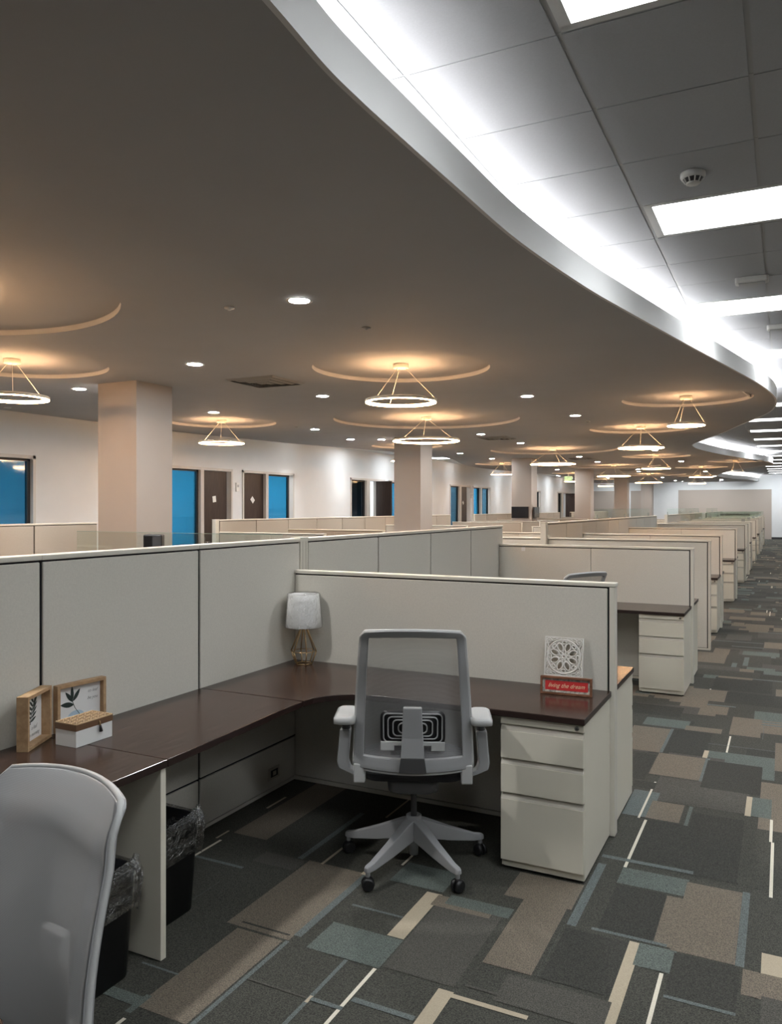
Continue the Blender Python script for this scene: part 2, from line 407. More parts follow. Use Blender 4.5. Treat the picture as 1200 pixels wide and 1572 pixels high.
# ---- upper tiled ceiling with T-grid
UZ = 3.39
TX = [-.735-.615*k for k in range(8, 0, -1)]+[-.735, -.117]+[-.117+.615*k for k in range(1, 9)]
TY0 = 2.24
tro_y = [TY0+2.44*k for k in range(-1, 18)]
uc = MB()
ys = [TY0+.61*k for k in range(-15, 73)]
for i in range(len(TX)-1):
    for y in ys:
        if TX[i] < -3.3: continue
        in_tro = (-.74 < TX[i] < .49 or (1.69 < TX[i] < 2.9 and y < 14)) and any(abs(y-t) < .02 for t in tro_y)
        if in_tro: continue
        if not (Y0R-.7 < y < YF): continue
        uc.box(TX[i]+.010, TX[i+1]-.010, y+.004, y+.606, UZ, UZ+.02)
uo = uc.build('ceiling', M['tile']); struct(uo)
gm = MB()
for x in TX:
    if -.7 < x < .4:
        edges = [Y0R]+[q for t_ in tro_y for q in (t_, t_+.61)]+[YF]
        for q0, q1 in zip(edges[0::2], edges[1::2]):
            if q1 > Y0R: gm.box(x-.012, x+.012, max(q0, Y0R), q1, UZ+.004, UZ+.03)
    else: gm.box(x-.012, x+.012, Y0R, YF, UZ+.004, UZ+.03)
for y in ys: gm.box(-3.4, RX, y-.006, y+.006, UZ+.003, UZ+.03)
gm.box(-13, RX+.2, Y0R-.2, YF+.2, UZ+.17, UZ+.2)
struct(gm.build('trim_4', M['grid']))
lc = MB(); lc.box(WX, -7.6, 9, YF, 3.16, 3.2); struct(lc.build('ceiling', M['wall']))
# ---- walls
openings = [ # px left, px right, kind list
    (-60, 53.5, [('blue', -60, 49)]),
    (250.5, 356, [('blue', 254, 307), ('door', 312, 351)]),
    (371.5, 450.5, [('door', 374, 407), ('blue', 411, 446)]),
    (537.5, 590, [('bluel', 539, 562), ('open', 567, 581), ('bluel', 582, 588)]),
    (596.5, 645, [('blue', 598, 620), ('door', 623, 643)]),
    (690, 721.5, [('bluel', 691.5, 704.5), ('door', 707.5, 718)]),
    (725.5, 752.5, [('blue', 727, 737), ('bluel', 739, 750.5)]),
    (815, 829.5, [('bluel', 816, 828)]),
    (855.5, 871.5, [('greyg', 857, 861.5), ('open', 864, 870)])]
HD = 2.385
wl = MB(); prev = Y0R
for a, b, _ in openings:
    ya, yb = y_on_wall(a, WX), y_on_wall(b, WX)
    wl.box(WX-.14, WX, prev, ya, 0, 3.45); wl.box(WX-.14, WX, ya, yb, HD+.05, 3.45); prev = yb
wl.box(WX-.14, WX, prev, YF, 0, 3.45)
struct(wl.build('wall_left', M['wall']))
wi = di = 0
for oi, (a, b, parts) in enumerate(openings):
    ya, yb = y_on_wall(a, WX), y_on_wall(b, WX)
    wi += 1
    root = bpy.data.objects.new('window_%d' % wi, None); COL.objects.link(root); struct(root); root.location = (WX, (ya+yb)/2, 0)
    oy = (ya+yb)/2
    f = MB(); e = .045; xo = .02
    f.box(-.16, xo, ya-oy, ya-oy+e, 0, HD+.05); f.box(-.16, xo, yb-oy-e, yb-oy, 0, HD+.05); f.box(-.16, xo, ya-oy, yb-oy, HD, HD+.05)
    for k in range(len(parts)-1):
        m0, m1 = y_on_wall(parts[k][2], WX)-oy, y_on_wall(parts[k+1][1], WX)-oy
        f.box(-.16, xo, m0, m1, 0, HD)
    f.build('window_frame', M['alu'], root)
    for kind, p, q in parts:
        y0, y1 = y_on_wall(p, WX), y_on_wall(q, WX)
        if kind in ('blue', 'bluel', 'greyg'):
            pn = MB(); pn.box(-.075, -.065, y0-oy, y1-oy, .08, HD).build('pane', M[kind], root)
            g = MB(); g.box(-.09, -.04, y1-oy-.05, y1-oy, .05, HD); g.box(-.09, -.04, y0-oy, y1-oy, HD-.035, HD); g.box(-.09, -.04, y0-oy, y1-oy, .04, .12)
            g.build('gasket', M['blk'], root)
        else:
            di += 1
            dr = bpy.data.objects.new('door_%d' % di, None); COL.objects.link(dr); struct(dr)
            w = y1-y0
            hinge_far = parts[0][0] != 'door'
            dr.location = (WX-.05, y1 if hinge_far else y0, 0)
            sgn = -1 if hinge_far else 1
            if kind == 'open': dr.rotation_euler = (0, 0, math.radians(sgn*78*-1))
            lf = MB(); lf.box(-.045, 0, min(0, sgn*w), max(0, sgn*w), .01, HD-.005); lf.build('door_leaf', M['door'], dr)
            hd = MB(); yy = sgn*(w-.07)
            hd.tube([(0, yy, 1.0), (.05, yy, 1.0), (.055, yy-sgn*.12, 1.0)], .011, 8); hd.box(0, .006, yy-.03, yy+.03, .93, 1.09)
            hd.build('door_handle', M['chrome'], dr)
            if oi in (1, 2, 5):
                nt_ = MB(); mt = Matrix.Translation((.001, sgn*w*.5, 1.82)) @ Matrix.Rotation(math.radians(8 if oi == 1 else 45), 4, 'X')
                nt_.box(0, .002, -.05, .05, -.05, .07, mt); nt_.build('paper_note', M['card'], dr)
# offices behind the glass
ob = MB()
ob.box(-12.9, -12.8, Y0R, YF, 0, 2.9)
for y in (-7, 8.4, 12.62, 16.4, 18.9, 21.9, 26.1, 29.4, 36, 44, 46): ob.box(-12.8, WX-.14, y, y+.1, 0, 2.9)
struct(ob.build('wall_office', M['wall']))
oc = MB(); oc.box(-12.9, WX-.14, Y0R, YF, 2.9, 2.95); struct(oc.build('ceiling', M['wall']))
off_y = [5.6, 10.6, 14.4, 20.3, 24.2, 27.8, 33, 40]
for k, y in enumerate(off_y):
    o = MB(); o.box(-.6, .6, -.3, .3, 0, .03); o = o.build('office_light', M['offl'], loc=(-11.5, y, 2.865))
    tag(o, 'white office ceiling light seen through the %s glazed opening from the left' % ORD[k], 'ceiling light', 'office ceiling lights')
# desks in the offices seen through the blue glass
for k, y in enumerate((6.6, 11.3, 14.9, 28.0)):
    o = MB(); o.box(-.35, .35, -.7, .7, .70, .74); o.box(-.33, .33, -.68, -.64, 0, .7); o.box(-.33, .33, .64, .68, 0, .7)
    o = o.build('office_desk', M['white'], loc=(-12.3, y, 0)); tag(o, 'pale desk against the rear wall of the %s office behind blue glass' % ORD[k], 'desk', 'desks in the offices')
wr = MB(); wr.box(RX, RX+.1, Y0R, YF, 0, 3.5); struct(wr.build('wall_right', M['wall']))
wb = MB(); wb.box(-13, RX, Y0R-.1, Y0R, 0, 3.5); struct(wb.build('wall_back', M['wall']))
wf = MB(); wf.box(-13, RX, YF, YF+.1, 0, 3.5)
wf.mi = 1
for a, b, z1 in ((1041, 1184, 2.62), (968, 999, 2.6), (905, 944, 2.6)):
    wf.box(x_on_wall(a, YF), x_on_wall(b, YF), YF-.03, YF, 0, z1)
struct(wf.build('wall_front', [M['wall'], M['taupe']]))
bb = MB(); bb.box(x_on_wall(1184, YF), RX, YF-.02, YF, 0, .11); bb.box(RX-.015, RX, Y0R, YF, 0, .11); struct(bb.build('baseboard_right', M['blk']))
bb = MB(); bb.box(WX, WX+.015, Y0R, y_on_wall(-60, WX), 0, .1); struct(bb.build('baseboard_left', M['blk']))
# ---- columns
for k in range(6):
    y = 6.46+7.5*k
    o = MB(); o.box(-6.87, -6.30, 0, .56, 0, SZ).box(-6.88, -6.29, -.01, .57, 0, .1); o = o.build('column', M['column'], loc=(0, y, 0))
    tag(o, 'square taupe column rising to the dark ceiling, %s from the left' % ORD[k], 'column', 'row of square columns')

# ================================================================== CEILING FITTINGS
# pendants
def make_pendant(R, rr):
    t = thing('pendant_light', '', 'pendant light')
    b = MB(); b.lathe([(.001, 0), (.075, 0), (.078, -.012), (.078, -.04), (.07, -.045), (.001, -.045)], 28); b.build('canopy', M['trim'], t)
    h = .365
    n = 64
    o = MB(); o.lathe([(rr-.016, -h+.008), (rr, -h+.014), (rr+.006, -h+.008), (rr+.006, -h-.012), (rr, -h-.014), (rr-.004, -h-.014), (rr-.004, -h+.004), (rr-.016, -h+.008)], n, cap=False); o.build('ring', M['trim'], t)
    g = MB(); g.lathe([(rr-.006, -h+.002), (rr-.022, -h+.002), (rr-.028, -h-.008), (rr-.022, -h-.020), (rr+.002, -h-.020), (rr+.002, -h-.0145), (rr-.006, -h-.0145), (rr-.006, -h+.002)], n, cap=False); g.build('light_diffuser', M['ring'], t)
    for k in range(3):
        a = R+2*PI*k/3
        c = MB(); c.tube([(.05*math.cos(a), .05*math.sin(a), -.045), ((rr-.003)*math.cos(a), (rr-.003)*math.sin(a), -h+.012)], (.0022 if k else .0035), 6); c.build('cable', M['trim'], t)
    return t
base = {}
pl = ['at the top left corner','by the first column','near the middle of the photo, closest hanging ring','by the left wall right of the first column','over the bend of the ceiling edge at right','large one above the second column',
      'left below the one at the ceiling bend','behind the second column','large one left of the third column top','above the far cubicles before the white cove','behind the third column','under the far white cove bend',
      'large one beside the fourth column','below the far cove, left of its bend','large one before the far wall','behind the fourth column','last small one before the far wall panel','left of the fifth column far away']
for i, (x, y, r, rr) in enumerate(PEND):
    p = make_pendant(.55+i*.9, rr); p.location = (x, y, RZ)
    p['label'] = 'warm glowing ring pendant on three cables, '+pl[i]; p['group'] = 'ring pendants'
# downlights
DL = [(-2.897,4.451),(-5.089,5.986),(-7.356,6.637),(-5.127,8.407),(-7.422,9.142),(-7.431,11.918),(-7.881,14.01),(-7.324,14.3),(-5.119,14.108),(-2.853,9.537),(-2.811,11.89),(-5.054,16.411),(-7.416,18.885),(-7.397,21.302),(-4.985,21.54),(-5.06,24.248),(-2.786,19.904),(-4.73,29.6),(-2.756,25.016),(-2.7,32.5),(-7.4,28.5),(-5.0,31.5),
      (-2.75,37.6),(-5.0,38.1),(-7.4,37.8),(-2.8,42.6),(-5.0,42.9),(-7.4,42.7),(-7.4,33.3),(-2.85,1.95),(-7.4,1.9),(-7.4,4.3)]  # far-end ones here added to brighten the last columns
dl0 = None
for i, (x, y) in enumerate(DL):
    lab = 'small round recessed downlight in the dark ceiling, %s of the lit row' % ORD[i % 25] + (' near the camera' if i > 21 else '')
    row = 'right' if x > -4 else ('centre' if x > -6 else 'left')
    same = sorted([q[1] for q in DL if ('right' if q[0] > -4 else ('centre' if q[0] > -6 else 'left')) == row])
    lab = 'small round white recessed downlight, %s from the camera in the %s row' % (ORD[same.index(y)], row)
    if dl0 is None:
        dl0 = thing('downlight', lab, 'downlight', (x, y, SZ), 0, 'recessed downlights')
        a = MB(); a.lathe([(.068, -.001), (.086, -.001), (.088, -.006), (.068, -.004)], 32, cap=False).build('trim_ring', M['white'], dl0)
        a = MB(); a.lathe([(.001, -.0035), (.069, -.0035), (.069, -.001), (.001, -.001)], 32).build('lens', M['down'], dl0)
    else: dup(dl0, (x, y, SZ), lab)
# troffers
tr0 = None
for k, y in enumerate(tro_y):
    if not (Y0R < y < YF-1): continue
    lab = 'rectangular recessed fluorescent ceiling panel over the aisle, %s from the camera' % ORD[k]
    if tr0 is None:
        tr0 = thing('troffer_light', lab, 'ceiling light', (-.735, y, UZ), 0, 'aisle ceiling panels')
        a = MB(); X0, X1 = .012, 1.222; Y1 = .61; s = .045
        a.box(X0, X0+s, .008, Y1-.008, .0, .03).box(X1-s, X1, .008, Y1-.008, 0, .03).box(X0, X1, .008, s, 0, .03).box(X0, X1, Y1-s, Y1-.008, 0, .03)
        a.build('troffer_frame', M['fascia'], tr0)
        a = MB(); a.box(X0+s-.008, X0+s, s, Y1-s, .03, .11).box(X1-s, X1-s+.008, s, Y1-s, .03, .11).box(X0+s, X1-s, s-.008, s, .03, .11).box(X0+s, X1-s, Y1-s, Y1-s+.008, .03, .11)
        a.build('troffer_side', M['greyv'], tr0)
        a = MB(); a.box(X0+s, X1-s, s, Y1-s, .10, .105).build('lens', M['troff'], tr0)
    else: dup(tr0, (-.735, y, UZ), lab)
for k, y in enumerate(tro_y):  # second troffer line added out of view to light the spine panels
    if Y0R < y < 14:
        dup(tr0, (1.705, y, UZ), 'added fill ceiling panel out of view to the right, %s of the second line' % ORD[k])
# left corridor panels + wall washers
lt0 = None
for k in range(13):  # last panels added to carry the row on and brighten the far end
    y = 14.65+2.44*k
    lab = 'square lit ceiling panel along the left wall, %s from the first column' % ORD[k]
    if lt0 is None:
        lt0 = thing('ceiling_panel_light', lab, 'ceiling light', (-9.2, y, 3.16), 0, 'left corridor ceiling panels')
        a = MB(); a.box(-.3, .3, -.3, .3, -.012, 0).build('panel_frame', M['white'], lt0)
        a = MB(); a.box(-.28, .28, -.28, .28, -.016, -.012).build('lens', M['troff'], lt0)
    else: dup(lt0, (-9.2, y, 3.16), lab)
for k in range(14):
    y = 5.0+2.43*k
    z = SZ if y < 11.5 else 3.16
    t = thing('wall_washer', 'tiny recessed spotlight grazing the left wall, %s from the camera' % ORD[k], 'spotlight', (-9.62, y, z), 0, 'wall washing spotlights')
    a = MB(); a.lathe([(.03, 0), (.05, 0), (.05, -.008), (.03, -.008), (.03, 0)], 20, cap=False).build('trim_ring', M['white'], t)
    L = bpy.data.lights.new('spot_lamp', 'SPOT'); L.energy = 34; L.spot_size = math.radians(85); L.spot_blend = .8; L.shadow_soft_size = .025; L.color = (.92, .97, 1)
    lo = bpy.data.objects.new('spot_lamp', L); COL.objects.link(lo); lo.parent = t; lo.location = (0, 0, -.02)
    lo.rotation_euler = (0, math.radians(-12), 0)
for k, (x, z) in enumerate(((-8.4, SZ), (-6.6, SZ), (-4.8, SZ), (-3.0, SZ), (-.4, UZ), (1.2, UZ))):
    t = thing('wall_washer', 'tiny recessed spotlight grazing the far end wall, %s from the left' % ORD[k], 'spotlight', (x, 44.3, z), 0, 'far wall spotlights')
    a = MB(); a.lathe([(.03, 0), (.05, 0), (.05, -.008), (.03, -.008), (.03, 0)], 20, cap=False).build('trim_ring', M['white'], t)
    L = bpy.data.lights.new('spot_lamp', 'SPOT'); L.energy = 42; L.spot_size = math.radians(150); L.spot_blend = .9; L.shadow_soft_size = .03; L.color = (.92, .97, 1)
    lo = bpy.data.objects.new('spot_lamp', L); COL.objects.link(lo); lo.parent = t; lo.location = (0, 0, -.02); lo.rotation_euler = (math.radians(40), 0, 0)
# supply diffusers
vt0 = None
for k, (x, y) in enumerate(((-5.09, 7.15), (-5.1, 14.98), (-5.1, 22.3), (-5.1, 29.8))):
    lab = 'square louvred air diffuser in the dark ceiling, %s from the camera' % ORD[k]
    if vt0 is None:
        vt0 = thing('air_diffuser', lab, 'vent', (x, y, SZ), 0, 'ceiling air diffusers')
        a = MB(); a.box(-.28, .28, -.28, .28, -.003, 0).build('vent_backing', M['blk'], vt0)
        for j, s in enumerate((.31, .235, .155, .07)):
            a = MB()
            w = .028
            z1, z0 = -.004-j*.006, -.018-j*.006
            rings = []
            for (h, zz) in ((s, z1 if j else 0), (s-w, z0), (s-w-.004, z0), (s-.008, z1 if j else 0)):
                rings.append([(-h, -h, zz), (h, -h, zz), (h, h, zz), (-h, h, zz)])
            rings.append(rings[0]); a.loft(rings, cap=False, smooth=False)
            a.build('louvre', M['greyv'], vt0)
    else: dup(vt0, (x, y, SZ), lab)
# smoke detector, sensor box, small sprinkler caps
t = thing('smoke_detector', 'round white smoke detector on the tiled ceiling above the aisle', 'smoke detector', (-.42, 4.34, UZ))
a = MB(); a.lathe([(.001, 0), (.062, 0), (.062, -.018), (.055, -.03), (.001, -.03)], 32).build('detector_base', M['white'], t)
a = MB(); a.lathe([(.05, -.03), (.046, -.03), (.036, -.05), (.001, -.05), (.001, -.03)], 32).build('sensor_vent', M['sensor'], t)
for k in range(10):
    an = 2*PI*k/10; a = MB(); a.tube([(.05*math.cos(an), .05*math.sin(an), -.028), (.036*math.cos(an), .036*math.sin(an), -.052)], .004, 5).build('rib', M['white'], t)
a = MB(); a.lathe([(.001, -.05), (.036, -.05), (.03, -.058), (.001, -.058)], 24).build('detector_cap', M['white'], t)
for k, (x, y, lab) in enumerate(((-.215, 6.5, 'white box shaped ceiling sensor before the third lit ceiling panel'), (-.03, 8.3, 'small grey ceiling sensor at the right edge beyond the third lit panel'))):
    t = thing('ceiling_sensor', lab, 'sensor', (x, y, UZ))
    a = MB(); a.prism(rrect(-.115, .115, -.05, .05, .02), -.045, 0); a.build('sensor_housing', M['white'], t, bevel=.008)
    a = MB(); a.box(-.09, .09, -.035, .035, -.049, -.044).build('sensor_lens', M['grid'], t)
for k, (px, py, lab) in enumerate(((352, 472, 'tiny white sprinkler cap left of the nearest downlight'), (562, 503, 'tiny sprinkler cap above the nearest ring pendant'), (454, 655, 'tiny sprinkler cap above the left wall doors'), (902, 647, 'tiny sprinkler cap left of the right hand pendants'))):
    aa = (px-600)/FP; d = (SZ-CH)*FP/(HY-py)
    o = MB(); o.lathe([(.001, 0), (.035, 0), (.035, -.008), (.012, -.012), (.012, -.02), (.001, -.02)], 20)
    tag(o.build('sprinkler_cap', M['grid'] if k else M['white'], loc=(d*(-ST+CT*aa), d*(CT+ST*aa), SZ)), lab, 'sprinkler', 'sprinkler caps')
# exit sign
def text_mesh(name, s, size, m, parent, mt, shear=0, ext=.0006, align='CENTER'):
    c = bpy.data.curves.new(name, 'FONT'); c.body = s; c.size = size; c.align_x = align; c.align_y = 'CENTER'; c.shear = shear; c.extrude = ext
    ob_ = bpy.data.objects.new(name, c); COL.objects.link(ob_)
    dg = bpy.context.evaluated_depsgraph_get(); me = bpy.data.meshes.new_from_object(ob_.evaluated_get(dg)); bpy.data.objects.remove(ob_)
    me.transform(mt); me.materials.clear(); me.materials.append(m)
    for p in me.polygons: p.material_index = 0
    o = bpy.data.objects.new(name, me); COL.objects.link(o); o.parent = parent; return o
RXm = Matrix.Rotation(PI/2, 4, 'X')
t = thing('exit_sign', 'green lit EXIT sign hanging from the ceiling beside the fourth column', 'exit sign', (-8.0, 32.6, 2.86))
a = MB(); a.box(-.17, .17, -.02, .02, -.1, .1).box(-.02, .02, -.02, .02, .1, .3).build('sign_housing', M['white'], t)
a = MB(); a.box(-.16, .16, -.026, -.02, -.09, .09).build('sign_face', M['exitm'], t)
text_mesh('sign_lettering', 'EXIT', .16, M['white'], t, Matrix.Translation((0, -.028, 0)) @ RXm)
for k, (px, py, z) in enumerate(((363.5, 748, 0), (723.5, 761, 0))):
    y = y_on_wall(px, WX); d = -ST*WX+CT*y
    z = CH+(HY-py)*d/FP
    t = thing('thermostat', 'small white wall thermostat between the %s' % ('two brown doors' if k == 0 else 'far blue windows'), 'thermostat', (WX, y, z))
    a = MB(); a.box(0, .03, -.05, .05, -.09, .09).build('thermostat_body', M['white'], t, bevel=.006)
    a = MB(); a.box(.03, .032, -.03, .03, .0, .05).build('thermostat_display', M['grid'], t)
# ================================================================== PARTITIONS
PZ, WZ = 1.475, 1.283        # spine height, wing height
SX0, SX1 = -2.76, -2.69      # spine thickness
def spine_panel(L, h=PZ, fab='fabric'):
    """panel running along +Y from origin, centred on x=0"""
    t = thing('spine_partition', '', 'partition')
    hw = .035
    a = MB(); a.box(-hw+.012, hw-.012, .002, L-.002, .02, h-.02).build('frame', M['dark'], t)
    a = MB(); a.box(-hw-.002, hw+.002, 0, L, h-.022, h).build('top_trim', M['trim'], t, bevel=.004)
    a = MB(); a.box(-hw, hw, 0, L, 0, .018).build('base_trim', M['trim'], t)
    g = .008
    for s in (1, -1):
        x0, x1 = (hw-.012, hw) if s > 0 else (-hw, -hw+.012)
        a = MB(); a.box(x0, x1, g, L-g, .272, h-.03).build('fabric_panel', M[fab], t, bevel=.004)
        a = MB(); a.box(x0, x1, g, L-g, .022, .262).build('base_panel', M[fab], t, bevel=.003)
    return t
SXC = (SX0+SX1)/2
spA = [('near', [-.66, .305, 1.27, 2.235, 3.2, 4.145], 'behind the long desk'),
       ('near2', [4.235, 5.205, 6.175, 7.14, 8.10], 'beyond the desk lamp corner'),
       ('mid', [9.9+.965*k for k in range(11)], 'in the middle run past the gap'),
       ('far', [21.5+.965*k for k in range(11)], 'in the far run'),
       ('last', [33.1+.965*k for k in range(10)], 'in the last run before the far wall')]
sp0 = None
for nm, ys_, where in spA:
    for i in range(len(ys_)-1):
        L = ys_[i+1]-ys_[i]
        lab = 'tall pale fabric partition of the aisle row, %s panel %s' % (ORD[i], where)
        o = spine_panel(L) if (sp0 is None or abs(L-.965) > .004) else dup(sp0, (0, 0, 0), '')
        if sp0 is None and abs(L-.965) < .004: sp0 = o
        o.location = (SXC, ys_[i], 0); o['label'] = lab; o['group'] = 'aisle row spine partitions'
spC = [([-.24+.965*k for k in range(9)], 'left of the first column'), ([9.96+.965*k for k in range(11)], 'between the first and second columns and beyond'), ([21.45+.965*k for k in range(11)], 'beyond the third column'), ([33.0+.965*k for k in range(9)], 'in the furthest run')]
spc0 = None
for ys_, where in spC:
    for i in range(len(ys_)-1):
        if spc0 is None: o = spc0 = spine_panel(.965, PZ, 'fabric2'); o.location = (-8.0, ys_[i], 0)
        else: o = dup(spc0, (-8.0, ys_[i], 0), '')
        o['label'] = 'beige partition of the row by the left wall, %s panel %s' % (ORD[i], where); o['group'] = 'left row spine partitions'
# posts
po0 = None
for k, (x, y, lab) in enumerate(((SXC, 4.19, 'pale square post at the partition corner behind the desk lamp'), (SXC, 9.84, 'pale end post of the middle partition run past the gap'), (SXC, 21.44, 'pale end post of the far partition run'), (-8.0, 9.9, 'pale end post of the left row near the brown doors'), (-8.0, 21.4, 'pale end post of the left row past the second column'))):
    if po0 is None:
        po0 = thing('partition_post', lab, 'post', (x, y, 0), 0, 'partition posts')
        a = MB(); a.box(-.036, .036, -.043, .043, 0, PZ-.001).build('post_body', M['trim'], po0, bevel=.003)
        a = MB(); a.box(-.0375, .0375, -.045, .045, PZ, PZ+.006).build('post_cap', M['trim'], po0)
        for s in (-.018, .018):
            a = MB(); a.box(.0362, .0375, s-.002, s+.002, .02, PZ-.02).build('groove', M['recess'], po0)
    else: dup(po0, (x, y, 0), lab)
def wing(L, full=True, h=WZ, fab='fabric'):
    """panel along +X from origin, L long; y centred"""
    t = thing('wing_partition', '', 'partition')
    hw = .032
    a = MB(); a.box(.002, L-.03, -hw+.012, hw-.012, .02, h-.02).build('frame', M['dark'], t)
    a = MB(); a.box(0, L+.004, -hw-.004, hw+.004, h-.02, h).build('top_trim', M['trim'], t, bevel=.004)
    a = MB(); a.box(L-.028, L, -hw, hw, 0, h-.02).build('end_trim', M['trim'], t, bevel=.003)
    a = MB(); a.box(0, L-.028, -hw-.001, hw+.001, 0, .022).build('base_trim', M['trim'], t)
    g = .004
    for s in (1, -1):
        y0, y1 = (hw-.012, hw) if s > 0 else (-hw, -hw+.012)
        if full: segs = [(g, L-.028-.010)]
        else: segs = [(g, L*.5-.0015), (L*.5+.0015, L-.028-.010)]
        for x0, x1 in segs:
            a = MB(); a.box(x0, x1, y0, y1, .026, h-.028).build('fabric_panel', M[fab], t, bevel=.004)
    return t
WY = [4.112+3.88*k for k in range(10)]
WYD = [9.93, 21.55, 33.15]
WL = -.765-SX1
w1 = wing(WL, True); w1.location = (SX1, WY[0], 0); w1['label'] = 'low fabric partition behind the mesh chair and carved plaque'; w1['group'] = 'aisle row wing partitions'
w2 = wing(WL, False); w2.location = (SX1, WY[1], 0); w2['label'] = 'low fabric partition behind the second walnut desk end'; w2['group'] = 'aisle row wing partitions'
for k in range(2, 10): dup(w2, (SX1, WY[k], 0), 'low fabric partition with desks on both sides, %s from the camera along the aisle' % ORD[k], group='aisle row wing partitions')
for k, y in enumerate(WYD): dup(w1, (SX1, y, 0), 'low plain end partition without a desk, %s one down the aisle' % ORD[k], group='aisle row wing partitions')
wl0 = None
LW = 1.85
for k, y in enumerate([WY[0], WY[1], WYD[0], WY[2], WY[3], WY[4], WYD[1], WY[5], WY[6]]):
    lab = 'low partition on the far side of the aisle row spine, %s from the camera' % ORD[k]
    if wl0 is None:
        wl0 = wing(LW, False); wl0.rotation_euler = (0, 0, PI); wl0.location = (SX0, y, 0); wl0['label'] = lab; wl0['group'] = 'hidden side wing partitions'
    else: dup(wl0, (SX0, y, 0), lab)
for k, y in enumerate([2.4, 9.98, 11.9, 15.8, 19.75, 21.4, 23.5, 27.4, 31.3]):
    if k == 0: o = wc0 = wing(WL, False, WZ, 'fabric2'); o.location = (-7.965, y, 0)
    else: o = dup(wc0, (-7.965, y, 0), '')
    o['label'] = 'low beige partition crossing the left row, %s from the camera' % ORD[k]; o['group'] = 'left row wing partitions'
# small white tag on the second wing
o = MB(); o.box(-.02, .02, -.002, 0, -.02, .02); o = o.build('paper_tag', M['card'], loc=(x_on_wall(803, WY[1]-.033), WY[1]-.0325, 1.235)); tag(o, 'small white square tag stuck on the second low partition', 'tag')
# glass screens
def gscreen(L, h=.21, ax='X'):
    t = thing('glass_screen', '', 'glass screen')
    def bx(a0, a1, z0, z1, th): 
        m_ = MB()
        if ax == 'X': m_.box(a0, a1, -th, th, z0, z1)
        else: m_.box(-th, th, a0, a1, z0, z1)
        return m_
    bx(0, L, .012, h, .004).build('glass_pane', M['glass'], t)
    bx(0, L, h, h+.0025, .004).build('glass_edge', M['gedge'], t)
    for q in (.12, L-.22): bx(q, q+.09, 0, .07, .007).build('clip', M['frost'], t)
    return t
g0 = gscreen(1.78); g0.location = (-4.58, WY[0], WZ+.001); g0['label'] = 'clear glass screen on frosted clips in front of the first column'; g0['group'] = 'glass privacy screens'
for k, y in enumerate([WY[5], WY[6], WY[7], WY[8], WY[9]]):
    dup(g0, (-2.6, y, WZ+.001), 'greenish glass screen on top of a far low partition, %s of the far ones' % ORD[k])
g1 = gscreen(2.85, .16, 'Y'); g1.location = (SXC, 12.85, PZ+.001); g1['label'] = 'long clear glass screen along the middle spine partition, nearest'; g1['group'] = 'glass privacy screens'
for k, y in enumerate([15.75, 21.6, 24.5, 27.4, 33.2, 36.1]): dup(g1, (SXC, y, PZ+.001), 'long clear glass screen on the spine partition, %s behind the nearest one' % ORD[k])
# ================================================================== WORKTOPS
DT, DZ = .737, .708
def worktop(name_label, pts, m, loc, cat='worktop', group='walnut worktops', thick=.029):
    t = MB(); t.prism(pts, DZ, DT); t.mi = 0
    o = t.build('worktop', [m, M['edge']], loc=loc, bevel=.003)
    for p in o.data.polygons:
        if abs(p.normal.z) < .5: p.material_index = 1
    return tag(o, name_label, cat, group)
FX = -2.035
# corner unit with the curved inside edge, running on under the sign
arc = [(-2.07+.02*0, 3.09)]
pts = [(SX1+.002, 3.205), (-2.045, 3.205)]
for k in range(9):
    a = PI - (PI/2)*k/8 if False else None
curve_in = [(-2.066,3.14+.0),(-2.066,3.215),(-2.055,3.28),(-2.025,3.345),(-1.98,3.395),(-1.92,3.435),(-1.85,3.458),(-1.75,3.465)]
pts = [(SX1+.002, 3.205)]+[(x, max(y, 3.205)) for x, y in curve_in[1:]]+[(-.782, 3.478), (-.782, 4.078), (SX1+.002, 4.078)]
worktop('dark walnut L shaped corner worktop under the lamp and carved plaque', pts, M['woodX'], (0, 0, 0))
worktop('dark walnut worktop along the tall partition right of the white box', [(SX1+.002, 2.246), (FX, 2.246), (-2.05, 2.7), (-2.066, 3.0), (-2.066, 3.203), (SX1+.002, 3.203)], M['woodY'], (0, 0, 0))
worktop('dark walnut worktop under the oak frames and white box', [(SX1+.002, .98), (FX, .98), (FX, 2.244), (SX1+.002, 2.244)], M['woodY'], (0, 0, 0))
worktop('dark walnut worktop corner at the bottom left before the near chair', [(SX1+.002, .4), (-1.3, .4)]+[(-1.3+.08*math.sin(a), .978-.08+.08*math.cos(a)) for a in (1.57, 1.2, .8, .4, 0)]+[(SX1+.002, .978)], M['woodX'], (0, 0, 0))
# gable support under the worktop seam
o = MB(); o.box(-2.67, -2.048, 2.222, 2.25, 0, DZ-.001); tag(o.build('support_panel', M['steel'], bevel=.002), 'cream gable support panel between the two waste bins', 'support panel')
# hidden-side desk of first wing and the desks beyond
def strip_desk(label, y0, y1, x0=SX1+.002, x1=-.782):
    return worktop(label, [(x0, y0), (x1, y0), (x1, y1), (x0, y1)], M['woodX'], (0, 0, 0))
strip_desk('walnut worktop end catching orange light behind the first low partition', WY[0]+.035, WY[0]+.635)
for k in range(1, 10):
    strip_desk('walnut worktop before the low partition, %s desk down the aisle from the camera' % ORD[k], WY[k]-.635, WY[k]-.035)
    if k < 9: strip_desk('walnut worktop behind the low partition, %s one down the aisle' % ORD[k], WY[k]+.035, WY[k]+.635)
